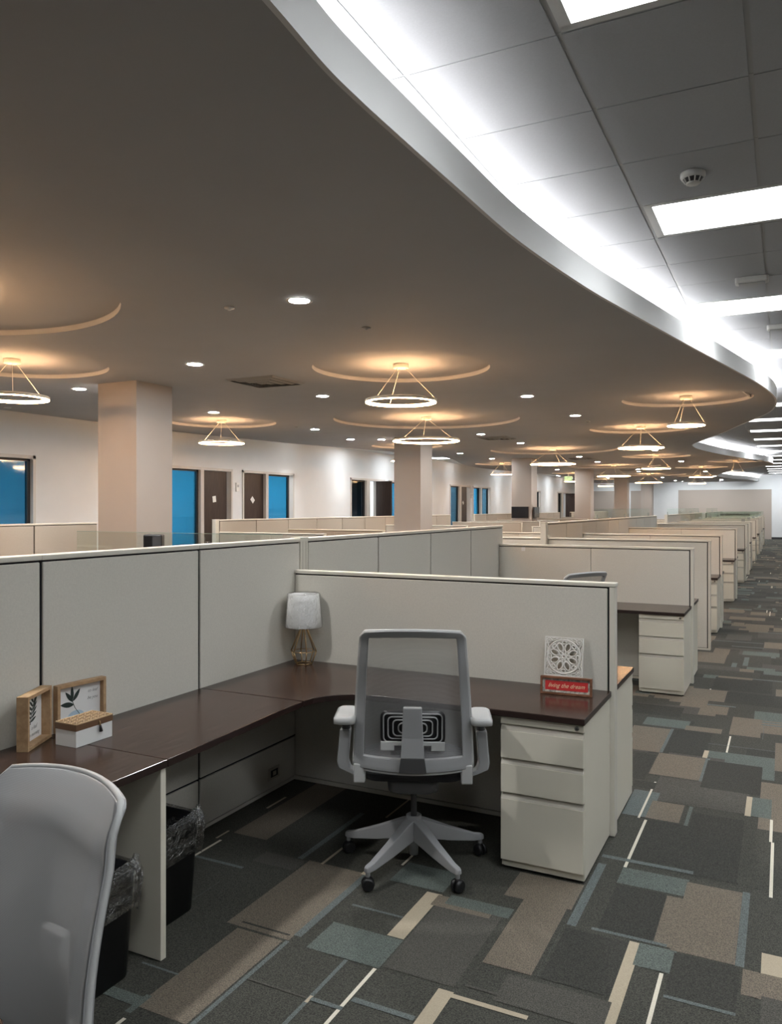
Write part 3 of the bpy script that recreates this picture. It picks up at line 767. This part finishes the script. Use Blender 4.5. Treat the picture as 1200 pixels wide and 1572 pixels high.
# ================================================================== PEDESTALS
def pedestal():
    t = thing('drawer_pedestal', '', 'drawer pedestal')   # origin front-left-bottom; front faces -Y
    W, D, H = .383, .565, .706
    a = MB(); a.box(0, W, .0, D, .012, H)
    a.build('cabinet_body', M['steel'], t, bevel=.0025)
    a = MB(); a.box(.012, W-.003, -.002, D-.01, .012, .042).box(.02, W-.02, .03, D-.02, 0, .014).build('plinth', M['steel'], t)
    a = MB(); a.box(.0, W, -.018, 0, .672, H).build('header_rail', M['steel'], t, bevel=.002)
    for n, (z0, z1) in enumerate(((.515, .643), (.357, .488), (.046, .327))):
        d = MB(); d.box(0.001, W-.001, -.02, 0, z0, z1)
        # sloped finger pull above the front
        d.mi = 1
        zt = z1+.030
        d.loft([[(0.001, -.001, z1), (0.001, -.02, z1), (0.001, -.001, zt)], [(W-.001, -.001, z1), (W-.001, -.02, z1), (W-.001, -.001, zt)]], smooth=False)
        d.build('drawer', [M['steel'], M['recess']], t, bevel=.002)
    a = MB(); a.tube([(W-.03, -.0185, .689), (W-.03, -.024, .689)], .010, 20); lk = a.build('lock', M['chrome'], t)
    a = MB(); a.tube([(W-.03, -.0245, .689), (W-.03, -.0255, .689)], .0045, 12).build('keyhole', M['black'], lk)
    return t
p0 = pedestal(); p0.location = (-1.172, 3.512, 0); p0['label'] = 'cream three drawer pedestal under the walnut desk end with the red sign'; p0['group'] = 'drawer pedestals'
def back_ped(y, lab): dup(p0, (-.789, y, 0), lab, rz=PI)
dup(p0, (-.789, WY[0]+.618, 0), 'cream pedestal seen from its side behind the first low partition', rz=PI)
for k in range(1, 10):
    dup(p0, (-1.172, WY[k]-.600, 0), 'cream three drawer pedestal facing the camera, %s down the aisle' % ORD[k])
    if k < 9: dup(p0, (-.789, WY[k]+.618, 0), 'cream pedestal turned away behind a low partition, %s down the aisle' % ORD[k], rz=PI)
# outlet on the spine under the desk
t = thing('power_outlet', 'small power outlet low on the partition under the walnut desk', 'outlet', (SX1, 3.86, .105))
a = MB(); a.box(0, .004, -.055, .055, -.035, .035).build('outlet_plate', M['recess'], t, bevel=.001)
a = MB(); a.box(.004, .006, -.035, .035, -.02, .02).build('socket_face', M['dark'], t)
a = MB(); a.box(.006, .008, -.015, .015, -.012, .012).build('socket', M['recess'], t)
# ================================================================== CHAIRS
def make_chair(dz=0, front=False, adz=0):
    """faces +Y; origin on the floor under the gas column"""
    t = thing('mesh_office_chair', '', 'office chair')
    zb, hh = .522+dz, .613
    def w(v):
        q = .262-.018*v-.024*v*v
        if v > .965: q -= .018*((v-.965)/.035)**2
        return q
    def yp(v):
        y = -.205-.085*v+.03*math.sin(PI*min(1, v*1.25))
        if v > .86: y -= .035*((v-.86)/.14)**2
        return y
    def S(u, v, off=0): return Vector((u*w(v), yp(v)-.05*(1-u*u)+off, zb+hh*v+.012*(1-u*u)*v-.012*(1-u*u)*(1-v)))
    # back frame: grid with opening
    us = [-1, -.97, -.9, -.84]+[-.84+1.68*k/14 for k in range(1, 14)]+[.84, .9, .97, 1]
    vs = [0, .03, .06, .09]+[.09+.86*k/16 for k in range(1, 16)]+[.95, .965, .975, .985, 1]
    f = MB(); V = {}
    def gv(i, j, s):
        if (i, j, s) not in V: V[(i, j, s)] = f.bm.verts.new(S(us[i], vs[j], .013 if s else -.013))
        return V[(i, j, s)]
    def solid(i, j):
        if i < 0 or j < 0 or i >= len(us)-1 or j >= len(vs)-1: return False
        uc_, vc = (us[i]+us[i+1])/2, (vs[j]+vs[j+1])/2
        return abs(uc_) > .84 or vc < .09 or vc > .95
    for i in range(len(us)-1):
        for j in range(len(vs)-1):
            if not solid(i, j): continue
            for s in (0, 1):
                q = f._f([gv(i,j,s), gv(i+1,j,s), gv(i+1,j+1,s), gv(i,j+1,s)]); q.smooth = True
            for (di, dj, a, b) in ((-1,0,(i,j),(i,j+1)), (1,0,(i+1,j),(i+1,j+1)), (0,-1,(i,j),(i+1,j)), (0,1,(i,j+1),(i+1,j+1))):
                if not solid(i+di, j+dj): f._f([gv(*a,0), gv(*b,0), gv(*b,1), gv(*a,1)])
    f.build('back_frame', M['grey'], t, bevel=.003)
    # mesh cloth over the front
    c = MB(); n = 22
    rows = [[S(-.99+1.98*i/n, .01+.99*j/n, .0165+(.012 if 2 < j < n-2 and 1 < i < n-1 else 0)) for i in range(n+1)] for j in range(n+1)]
    c.loft(rows, closed=False); c.build('back_mesh', M['clothn'] if front else M['cloth'], t)
    # thin light piping around the edge
    e = MB(); edge = [S(-1, v, .002) for v in [k/24 for k in range(25)]]+[S(u, 1, .002) for u in [-1+2*k/16 for k in range(1, 17)]]+[S(1, v, .002) for v in [1-k/24 for k in range(1, 25)]]
    e.tube(edge, .008, 8); e.build('edge_piping', M['greyl'], t)
    e = MB(); e.tube([S(-.97+1.94*k/16, -.012, 0) for k in range(17)], .0065, 8); e.build('bottom_lip', M['greyl'], t)
    # central stalk behind
    yb = lambda z: S(0, (z-zb)/hh, 0).y
    st = MB(); z1, z2, z3 = zb+.285, zb+.06, zb-.005
    st.loft([[(-q, yb(z)-.050, z), (q, yb(z)-.050, z), (q, yb(z)-.022, z), (-q, yb(z)-.022, z)] for z, q in ((z2, .051), (zb+.15, .046), (z1, .040))], smooth=False)
    st.build('back_stalk', M['grey'], t, bevel=.005)
    st = MB(); st.loft([[(-q, y0, z), (q, y0, z), (q, y0+.04, z), (-q, y0+.04, z)] for z, q, y0 in ((z3, .060, yb(z3)-.03), (z2, .051, yb(z2)-.050))], smooth=False)
    st.build('stalk_foot', M['greyd'], t)
    # lumbar pad with concentric ridges
    def rr3(hx, hz, r, zc, off):
        P = []
        for x, z in rrect(-hx, hx, -hz, hz, r, 4):
            P.append((x, yb(zc+z)+off+.05*(x/w(.3))**2, zc+z))
        return P
    zc = zb+.182
    lp = MB(); A = rr3(.142, .075, .03, zc, -.002); B = rr3(.142, .075, .03, zc, .008); C_ = rr3(.02, .012, .01, zc, .008); D_ = rr3(.02, .012, .01, zc, -.002)
    lp.loft([D_, A, B, C_], cap=True); lp.build('lumbar_pad', M['black'], t)
    for hx, hz in ((.128, .062), (.108, .048), (.086, .035), (.062, .022)):
        r_ = MB(); r_.tube(rr3(hx, hz, .018, zc, -.005), .0035, 6, closed=True); r_.build('lumbar_ridge', M['grey'] if not front else M['greyd'], t)
    br = MB(); z = zb+.115
    br.box(-.14, .14, yb(z)-.02, yb(z)-.012, z-.006, z+.012); br.box(-.14, -.08, yb(z)-.02, yb(z)-.012, z-.028, z); br.box(.08, .14, yb(z)-.02, yb(z)-.012, z-.028, z)
    br.build('lumbar_bracket', M['greyl'], t, bevel=.003)
    # side brackets sweeping forward under the seat
    for s in (-1, 1):
        b = MB(); x0, x1 = (s*.262, s*.212) if s > 0 else (-.262, -.212)
        x0, x1 = min(x0, x1), max(x0, x1)
        b.loft([[(x0, yy, za), (x1, yy, za), (x1, yy, zc_), (x0, yy, zc_)] for yy, za, zc_ in ((-.228, zb-.07, zb+.015), (-.20, zb-.075, zb+.01), (-.1, zb-.075, zb-.045), (.02, zb-.075, zb-.05))], smooth=False)
        b.build('side_bracket', M['greyl'], t, bevel=.006)
        kn = MB(); kn.tube([(s*.10, -.12, zb-.055), (s*.205, -.12, zb-.055)], .013, 10); kn.tube([(s*.15, -.12, zb-.055), (s*.185, -.12, zb-.055)], .022, 12); kn.build('adjuster', M['greyd'], t)
        # arm
        p = MB(); p.loft([[(s*.300+a, b_, zz) for a, b_ in rrect(-.047+q, .047-q, -.27+q, -.045-q, .022, 4)] for zz, q in ((.715+dz+adz, .012), (.72+dz+adz, 0), (.742+dz+adz, 0), (.75+dz+adz, .012))]); p.build('arm_pad', M['greyl'], t)
        p = MB(); p.tube([(s*.302, -.15, .70+dz+adz), (s*.302, -.15, .718+dz+adz)], .03, 12); p.tube([(s*.302, -.15, .655+dz+adz), (s*.302, -.15, .715+dz+adz)], .019, 12); p.build('arm_collar', M['greyd'], t)
        p = MB(); sec = lambda x, y, z, a, b_, tz=0: [(x-a, y-b_, z-tz), (x+a, y-b_, z+tz), (x+a, y+b_, z+tz), (x-a, y+b_, z-tz)]
        P_ = [(.304, .672, .024), (.310, .60, .024), (.316, .53, .025), (.308, .50, .026), (.265, .478, .02), (.22, .462, .018)]
        p.loft([[(s*x-hx_, -.15-.028, z+dz+adz), (s*x+hx_, -.15-.028, z+dz+adz), (s*x+hx_, -.15+.028, z+dz+adz), (s*x-hx_, -.15+.028, z+dz+adz)] for x, z, hx_ in P_], smooth=False)
        p.build('arm_post', M['grey'], t, bevel=.006)
    # seat
    s_ = MB(); z = .44+dz
    s_.loft([[(a, b_, zz) for a, b_ in rrect(-.245+q, .245-q, -.20+q, .27-q, .09, 6)] for zz, q in ((z, .05), (z+.006, .012), (z+.028, 0), (z+.045, .01), (z+.055, .04), (z+.058, .1))]); s_.build('seat', M['seat'], t)
    m_ = MB(); m_.loft([[(a, b_-.03, zz) for a, b_ in rrect(-.118+q, .118-q, -.13+q, .15-q, .04, 4)] for zz, q in ((.372+dz, .025), (.385+dz, .005), (.425+dz, 0), (.44+dz, .0))]); m_.build('tilt_mechanism', M['greyd'], t)
    g_ = MB(); g_.lathe([(.001, .2), (.014, .2), (.014, .375+dz), (.001, .375+dz)], 16); g_.build('gas_column', M['greyd'], t)
    # hub + legs
    h = MB(); h.lathe([(.001, .115), (.03, .115), (.04, .135), (.036, .20), (.036, .228), (.030, .232), (.022, .225), (.001, .22)], 24); h.lathe([(.001, .045), (.02, .045), (.022, .085), (.034, .10), (.034, .12), (.001, .12)], 20); h.build('hub', M['grey'], t)
    for k in range(5):
        an = math.radians(-90+36+72*k)
        ca, sa = math.cos(an), math.sin(an)
        def P(r_, l, z): return (r_*ca-l*sa, r_*sa+l*ca, z)
        lg = MB()
        lg.loft([[P(r_, -wd, z0), P(r_, wd, z0), P(r_, wd*.8, z1), P(r_, -wd*.8, z1)] for r_, wd, z0, z1 in ((.02, .03, .125, .215), (.06, .03, .12, .205), (.18, .023, .095, .155), (.30, .017, .078, .112), (.335, .016, .078, .105), (.348, .010, .08, .100))], smooth=False)
        lg.tube([P(.332, 0, .085), P(.332, 0, .058)], .011, 10)
        L_ = lg.build('base_leg', M['grey'], t, bevel=.004)
        an2 = random.uniform(0, PI); dx, dy = math.cos(an2), math.sin(an2); c0 = P(.332, 0, 0)
        cs = MB()
        for q in (-1, 1):
            a0 = (c0[0]+dx*q*.006, c0[1]+dy*q*.006, .029); a1 = (c0[0]+dx*q*.024, c0[1]+dy*q*.024, .029)
            cs.tube([a0, ((a0[0]+a1[0])/2, (a0[1]+a1[1])/2, .029), a1], [.028, .029, .022], 18)
        cs.tube([(c0[0], c0[1], .03), (c0[0], c0[1], .062)], .010, 8)
        cs.build('caster', M['black'], L_)
    return t
ch = make_chair(); ch.location = (-1.552, 3.362, 0); ch.rotation_euler = (0, 0, math.radians(23.7)); ch['label'] = 'grey mesh back office chair seen from behind at the walnut corner desk'; ch['group'] = 'mesh office chairs'
c3 = dup(ch, (x_on_wall(858, 6.55), 6.55, 0), 'dark mesh chair top just showing above the first low partition', rz=math.radians(58))
nc = make_chair(-.108, True, -.06); nc.location = (-1.535, .985, 0); nc.rotation_euler = (0, 0, math.radians(173.4)); nc['label'] = 'light grey mesh chair back filling the bottom left corner'; nc['group'] = 'mesh office chairs'
# ================================================================== BINS
def make_bin(label, loc, rz=0):
    t = thing('waste_bin', label, 'waste bin', loc, rz, 'black waste bins')
    a, b = .125, .165
    def sec(z, k, r=.045): return [(x, y, z) for x, y in rrect(-a*k, a*k, -b*k, b*k, r, 5)]
    m_ = MB(); m_.loft([sec(0, .87), sec(.37, 1.0), sec(.372, 1.03), sec(.38, 1.03), sec(.38, .97), sec(.02, .75)]); m_.build('bin_body', M['binp'], t)
    l = MB(); rings = []
    rnd = random.Random(int(abs(loc[1])*100))
    prof = ((.12, .80), (.30, .93), (.385, .96), (.402, 1.0), (.398, 1.06), (.37, 1.10), (.33, 1.12), (.29, 1.09), (.255, 1.07), (.24, 1.05))
    N = 96
    for z, k in prof:
        base_ = rrect(-a*k, a*k, -b*k, b*k, .05, 23)
        rr_ = []
        for i, (x, y) in enumerate(base_):
            wv = .006*math.sin(i*.9+z*30)+.004*math.sin(i*2.3-z*50)+rnd.uniform(-.002, .002)
            s = 1+wv/.15
            zz = z+.012*math.sin(i*.45+1)+.006*math.sin(i*1.3) if z > .38 or z < .3 and k > 1 else z
            rr_.append((x*s, y*s, zz))
        rings.append(rr_)
    l.loft(rings, cap=False); l.build('bin_liner', M['film'], t)
    return t
make_bin('black waste bin with clear liner between the near chair and support panel', (-2.20, 1.98, 0))
make_bin('black waste bin with crinkled clear liner right of the support panel', (-2.31, 2.452, 0), 0)
# ================================================================== DESK THINGS
t = thing('table_lamp', 'table lamp with plastic wrapped white shade and gold wire base', 'table lamp', (-2.555, 3.975, DT))
n = 6; top, mid, bot = [], [], []
for k in range(n):
    a = 2*PI*k/n+.26
    top.append((.016*math.cos(a), .016*math.sin(a), .222)); mid.append((.078*math.cos(a), .078*math.sin(a), .078)); bot.append((.050*math.cos(a), .050*math.sin(a), .004))
w_ = MB()
for k in range(n):
    w_.tube([top[k], mid[k]], .0036, 6); w_.tube([mid[k], bot[k]], .0036, 6); w_.tube([mid[k], mid[(k+1) % n]], .0024, 6); w_.tube([bot[k], bot[(k+1) % n]], .0034, 6); w_.tube([top[k], top[(k+1) % n]], .0028, 6)
w_.build('wire_base', M['gold'], t)
a = MB(); a.lathe([(.001, .21), (.014, .21), (.014, .27), (.001, .27)], 12).build('lamp_socket', M['gold'], t)
a = MB(); a.lathe([(.107, .222), (.091, .415), (.089, .415), (.105, .222), (.107, .222)], 40, cap=False).build('lamp_shade', M['shade'], t)
a = MB()
for k in range(3): an = 2*PI*k/3; a.tube([(0, 0, .39), (.09*math.cos(an), .09*math.sin(an), .405)], .002, 5)
a.tube([(0, 0, .26), (0, 0, .39)], .004, 6); a.build('shade_spider', M['chrome'], t)
a = MB(); rings = []
for j, (r, z) in enumerate(((.100, .216), (.111, .22), (.108, .26), (.105, .30), (.101, .34), (.098, .38), (.0955, .415), (.09, .422), (.07, .418))):
    rings.append([((r+.003*math.sin(k*.7+j*1.9)*math.sin(k*.31)+random.uniform(0, .0016))*math.cos(2*PI*k/64), (r+.003*math.sin(k*.7+j*1.9)*math.sin(k*.31)+random.uniform(0, .0016))*math.sin(2*PI*k/64), z) for k in range(64)])
a.loft(rings, cap=False); a.build('plastic_wrap', M['film'], t)
# frames: local x = along width, +y = facing direction, z up, origin bottom centre of the front face
def leaf(mb, x, z, ang, L, wd, y, mt=None):
    ca, sa = math.cos(ang), math.sin(ang); P = []
    K = 8
    for k in range(K+1): u = k/K; P.append((u*L, wd*math.sin(PI*u)**.8*(1-.3*u)))
    for k in range(K-1, 0, -1): u = k/K; P.append((u*L, -wd*math.sin(PI*u)**.8*(1-.3*u)))
    vs_ = [mb.bm.verts.new((x+p*ca-q*sa, y, z+p*sa+q*ca)) for p, q in P]; mb._f(vs_)
def picture(label, loc, rz, W, H, D, art):
    t = thing('picture_frame', label, 'picture frame', loc, rz, 'small oak box frames')
    b = .014; x = W/2
    f = MB(); f.box(-x, -x+b, -D, 0, 0, H).box(x-b, x, -D, 0, 0, H).box(-x+b, x-b, -D, 0, 0, b).box(-x+b, x-b, -D, 0, H-b, H); f.build('frame_moulding', M['oak'], t, bevel=.001)
    yb_ = -D+.008
    c = MB(); c.box(-x+b, x-b, -D+.001, yb_, b, H-b); cd = c.build('print', M['card'], t)
    l = MB(); y = yb_+.0008
    if art == 0:   # sprig in a vase
        l2 = MB(); pts_ = [(-.055+.0*k, 0) for k in range(1)]
        vs_ = [l2.bm.verts.new((-.015+.042*math.cos(a)*(1 if math.sin(a) < 0 else 1), y-.0003, .045+.03*math.sin(a))) for a in [2*PI*k/20 for k in range(20)]]; l2._f(vs_); l2.build('vase_drawing', M['inkb'], cd)
        X = -.015; Zb = .07
        l.tube([(.005, y, .052), (-.02, y, .085), (-.035, y, .12)], .0012, 5)
        leaf(l, -.026, .10, math.radians(172), .065, .013, y); leaf(l, -.03, .112, math.radians(128), .06, .010, y); leaf(l, -.033, .118, math.radians(92), .062, .009, y); leaf(l, -.03, .115, math.radians(55), .06, .010, y)
    else:
        q = .026
        l.tube([(q-.035, y, .078), (q-.025, y, .12), (q+.005, y, .175)], .0012, 5)
        for k in range(6): leaf(l, q-.033+.006*k, .088+.014*k, math.radians(165-6*k), .045, .0065, y); leaf(l, q-.033+.006*k, .088+.014*k, math.radians(15+8*k), .05, .0065, y)
    l.build('leaf_drawing', M['leafm'], cd)
    # text faces +y : rotate so that it reads from the front
    R_ = Matrix.Rotation(PI, 4, 'Z') @ RXm
    return t, cd, R_, y
def mirror_art(cd):  # art was drawn in front-view coordinates: flip x so it reads from +y
    for o in [c for c in cd.children]:
        for v in o.data.vertices: v.co.x *= -1
    for o in cd.children: o.data.flip_normals()
def face_rz(nx, ny): return math.atan2(ny, nx)-PI/2
# left frame: front bottom edge from (-2.571,2.07) to (-2.667,2.264)
t, cd, R_, y = picture('square oak box frame with palm leaf print, angled at the left', ((-2.571-2.655)/2, (2.075+2.256)/2, DT), face_rz(.9, .436), .206, .209, .045, 1)
mirror_art(cd)
text_mesh('lettering', 'a leaf', .022, M['ink'], cd, Matrix.Translation((-.022, y+.0006, .062)) @ R_, .45, .0002)
text_mesh('lettering', 'in morning', .020, M['ink'], cd, Matrix.Translation((-.022, y+.0006, .036)) @ R_, .45, .0002)
t, cd, R_, y = picture('oak box frame with leafy sprig print leaning on the partition', (-2.650, 2.408, DT), face_rz(1, -.10), .238, .196, .032, 0)
mirror_art(cd)
text_mesh('lettering', 'to leaf', .019, M['ink'], cd, Matrix.Translation((-.065, y+.0006, .145)) @ R_, .45, .0002)
text_mesh('lettering', 'be you', .019, M['ink'], cd, Matrix.Translation((-.065, y+.0006, .115)) @ R_, .45, .0002)
# keepsake box
t = thing('keepsake_box', 'white keepsake box with brown woven lattice lid and tassel', 'box', (-2.502, 2.282, DT))
a = MB(); a.box(-.056, .056, -.092, .092, 0, .064).build('box_body', M['boxw'], t, bevel=.0015)
a = MB(); a.box(-.058, .058, -.094, .094, .064, .088)
lid = a.build('lid', M['boxb'], t, bevel=.001)
a = MB()
a.box(-.058, .058, -.094, -.090, .088, .092).box(-.058, .058, .090, .094, .088, .092).box(-.058, -.054, -.094, .094, .088, .092).box(.054, .058, -.094, .094, .088, .092)
for i in range(3):
    for j in range(5):
        cx, cy = -.036+.036*i, -.072+.036*j
        a.tube([(cx+.019*math.cos(q), cy+.019*math.sin(q), .090) for q in [2*PI*k/14 for k in range(14)]], .0018, 5, closed=True)
        a.tube([(cx-.014, cy-.014, .090), (cx+.014, cy+.014, .090)], .0015, 5); a.tube([(cx+.014, cy-.014, .090), (cx-.014, cy+.014, .090)], .0015, 5)
a.build('lattice', M['lat'], lid)
a = MB(); a.tube([(.059, .02, .082), (.063, .02, .076), (.0635, .022, .062)], [.002, .003, .0035], 8); ts = a.build('tassel', M['gold'], t)
a = MB(); a.tube([(.0635, .022, .062), (.065, .023, .052), (.066, .024, .038)], [.004, .0055, .0075], 10).build('tassel_fringe', M['black'], ts)
# carved plaque leaning on the first wing
t = thing('carved_plaque', 'square white carved openwork plaque leaning on the low partition', 'plaque', (-1.015, 4.02, DT)); t.rotation_euler = (math.radians(-8), 0, 0)
S_ = .1; zc = .162
f = MB(); b = .006
f.box(-S_, -S_+b, -.006, .006, 0, zc+S_).box(S_-b, S_, -.006, .006, 0, zc+S_).box(-S_+b, S_-b, -.006, .006, zc+S_-b, zc+S_).box(-S_+b, S_-b, -.006, .006, zc-S_-.0, zc-S_+b).box(-S_+b, S_-b, -.006, .006, 0, .01)
f.build('plaque_border', M['plaq'], t)
def ell(cx, cz, ra, rb, ang, y=-.004, N=20):
    ca, sa = math.cos(ang), math.sin(ang)
    return [(cx+ra*math.cos(q)*ca-rb*math.sin(q)*sa, y, cz+ra*math.cos(q)*sa+rb*math.sin(q)*ca) for q in [2*PI*k/N for k in range(N)]]
f = MB()
f.tube(ell(0, zc, .086, .086, 0, N=48), .0042, 8, closed=True); f.tube(ell(0, zc, .079, .079, 0, N=48), .002, 8, closed=True)
f.tube(ell(0, zc, .009, .009, 0), .004, 8, closed=True)
for k in range(8):
    an = 2*PI*k/8
    f.tube(ell(.022*math.cos(an), zc+.022*math.sin(an), .009, .0065, an), .0032, 6, closed=True)
    f.tube(ell(.050*math.cos(an+.39), zc+.050*math.sin(an+.39), .022, .014, an+.39), .0042, 6, closed=True)
    f.tube(ell(.072*math.cos(an), zc+.072*math.sin(an), .008, .011, an), .0038, 6, closed=True)
f.build('rosette', M['plaq'], t)
for sx in (-1, 1):
    for sz in (-1, 1):
        f = MB()
        cx, cz = sx*.078, zc+sz*.078
        f.tube(ell(cx, cz, .013, .013, 0), .003, 6, closed=True); f.tube(ell(cx, cz, .005, .005, 0), .003, 6, closed=True)
        f.tube(ell(sx*.052, zc+sz*.086, .014, .006, sx*sz*-.35), .0026, 6, closed=True); f.tube(ell(sx*.086, zc+sz*.052, .006, .014, sx*sz*-.35+0), .0026, 6, closed=True)
        f.tube(ell(sx*.026, zc+sz*.092, .012, .003, 0), .0022, 6, closed=True); f.tube(ell(sx*.092, zc+sz*.026, .003, .012, 0), .0022, 6, closed=True)
        f.build('corner_scroll', M['plaq'], t)
# small red sign
t = thing('desk_sign', 'small framed red sign with cream script on the desk end', 'sign', (-.967, 3.894, DT), math.radians(6)); t.rotation_euler = (math.radians(-5), 0, math.radians(5))
W = .126; H = .088
f = MB(); f.box(-W, -W+.010, -.014, .014, 0, H).box(W-.010, W, -.014, .014, 0, H).box(-W+.010, W-.010, -.014, .014, 0, .010).box(-W+.010, W-.010, -.014, .014, H-.010, H).build('sign_frame', M['signw'], t, bevel=.001)
f = MB(); f.box(-W+.010, W-.010, -.002, .004, .010, H-.010).build('sign_board', M['shabby'], t)
f = MB(); f.box(-W+.023, W-.020, -.0035, -.002, .021, H-.021); rb = f.build('sign_field', M['red'], t)
text_mesh('lettering', 'living the dream', .030, M['cream'], rb, Matrix.Translation((0, -.0042, .044)) @ RXm @ Matrix.Diagonal((.92, 1, 1, 1)), .45, .0003)
# monitors on the third column
cy = 6.46+15
t = thing('wall_monitor', 'black monitor mounted on the third column facing the camera', 'monitor', (-6.6, cy-.012, 1.53)); 
a = MB(); a.box(-.26, .23, -.05, -.015, -.16, .16).build('monitor_housing', M['black'], t, bevel=.004)
a = MB(); a.box(-.25, .22, -.052, -.05, -.15, .15).build('screen', M['screen'], t)
a = MB(); a.box(-.05, .05, -.015, 0, -.05, .05).build('mount', M['black'], t)
t = thing('wall_monitor', 'black monitor seen edge on at the right side of the third column', 'monitor', (-6.288, cy+.28, 1.53))
a = MB(); a.box(.03, .065, -.25, .25, -.15, .15).build('monitor_housing', M['black'], t, bevel=.004)
a = MB(); a.box(.065, .067, -.24, .24, -.14, .14).build('screen', M['screen'], t)
a = MB(); a.box(0, .03, -.05, .05, -.05, .05).build('mount', M['black'], t)
# dark device standing behind the tall partition, seen through the glass screen
t = thing('desk_speaker', 'black and grey device on a stand behind the glass near the first column', 'device', (-3.39, 3.62, 0), math.radians(30))
a = MB(); a.box(-.055, .055, -.04, .04, 1.39, 1.505).build('device_body', M['black'], t, bevel=.008)
a = MB(); a.box(.0, .05, -.043, -.04, 1.405, 1.495).build('speaker_grille', M['greyd'], t)
a = MB(); a.tube([(0, 0, .02), (0, 0, 1.37)], .012, 10).lathe([(.001, 0), (.12, 0), (.12, .012), (.02, .02), (.001, .02)], 24).build('stand', M['black'], t)

# ================================================================== WORLD + CAMERA
w = bpy.data.worlds.new('world'); sc.world = w; w.use_nodes = True
w.node_tree.nodes['Background'].inputs[0].default_value = (.5, .52, .55, 1); w.node_tree.nodes['Background'].inputs[1].default_value = .05
cam = bpy.data.cameras.new('camera'); co = bpy.data.objects.new('camera', cam); COL.objects.link(co); sc.camera = co
cam.sensor_fit = 'VERTICAL'; cam.sensor_height = 24; cam.lens = 24*FP/1572; cam.shift_y = -7/1572
cam.clip_start = .02; cam.clip_end = 200
co.location = (0, 0, CH); co.rotation_euler = (PI/2, 0, TH)
sc.view_settings.view_transform = 'Standard'; sc.view_settings.look = 'None'; sc.view_settings.gamma = 1; sc.view_settings.exposure = 1.5
sc.view_settings.use_curve_mapping = False
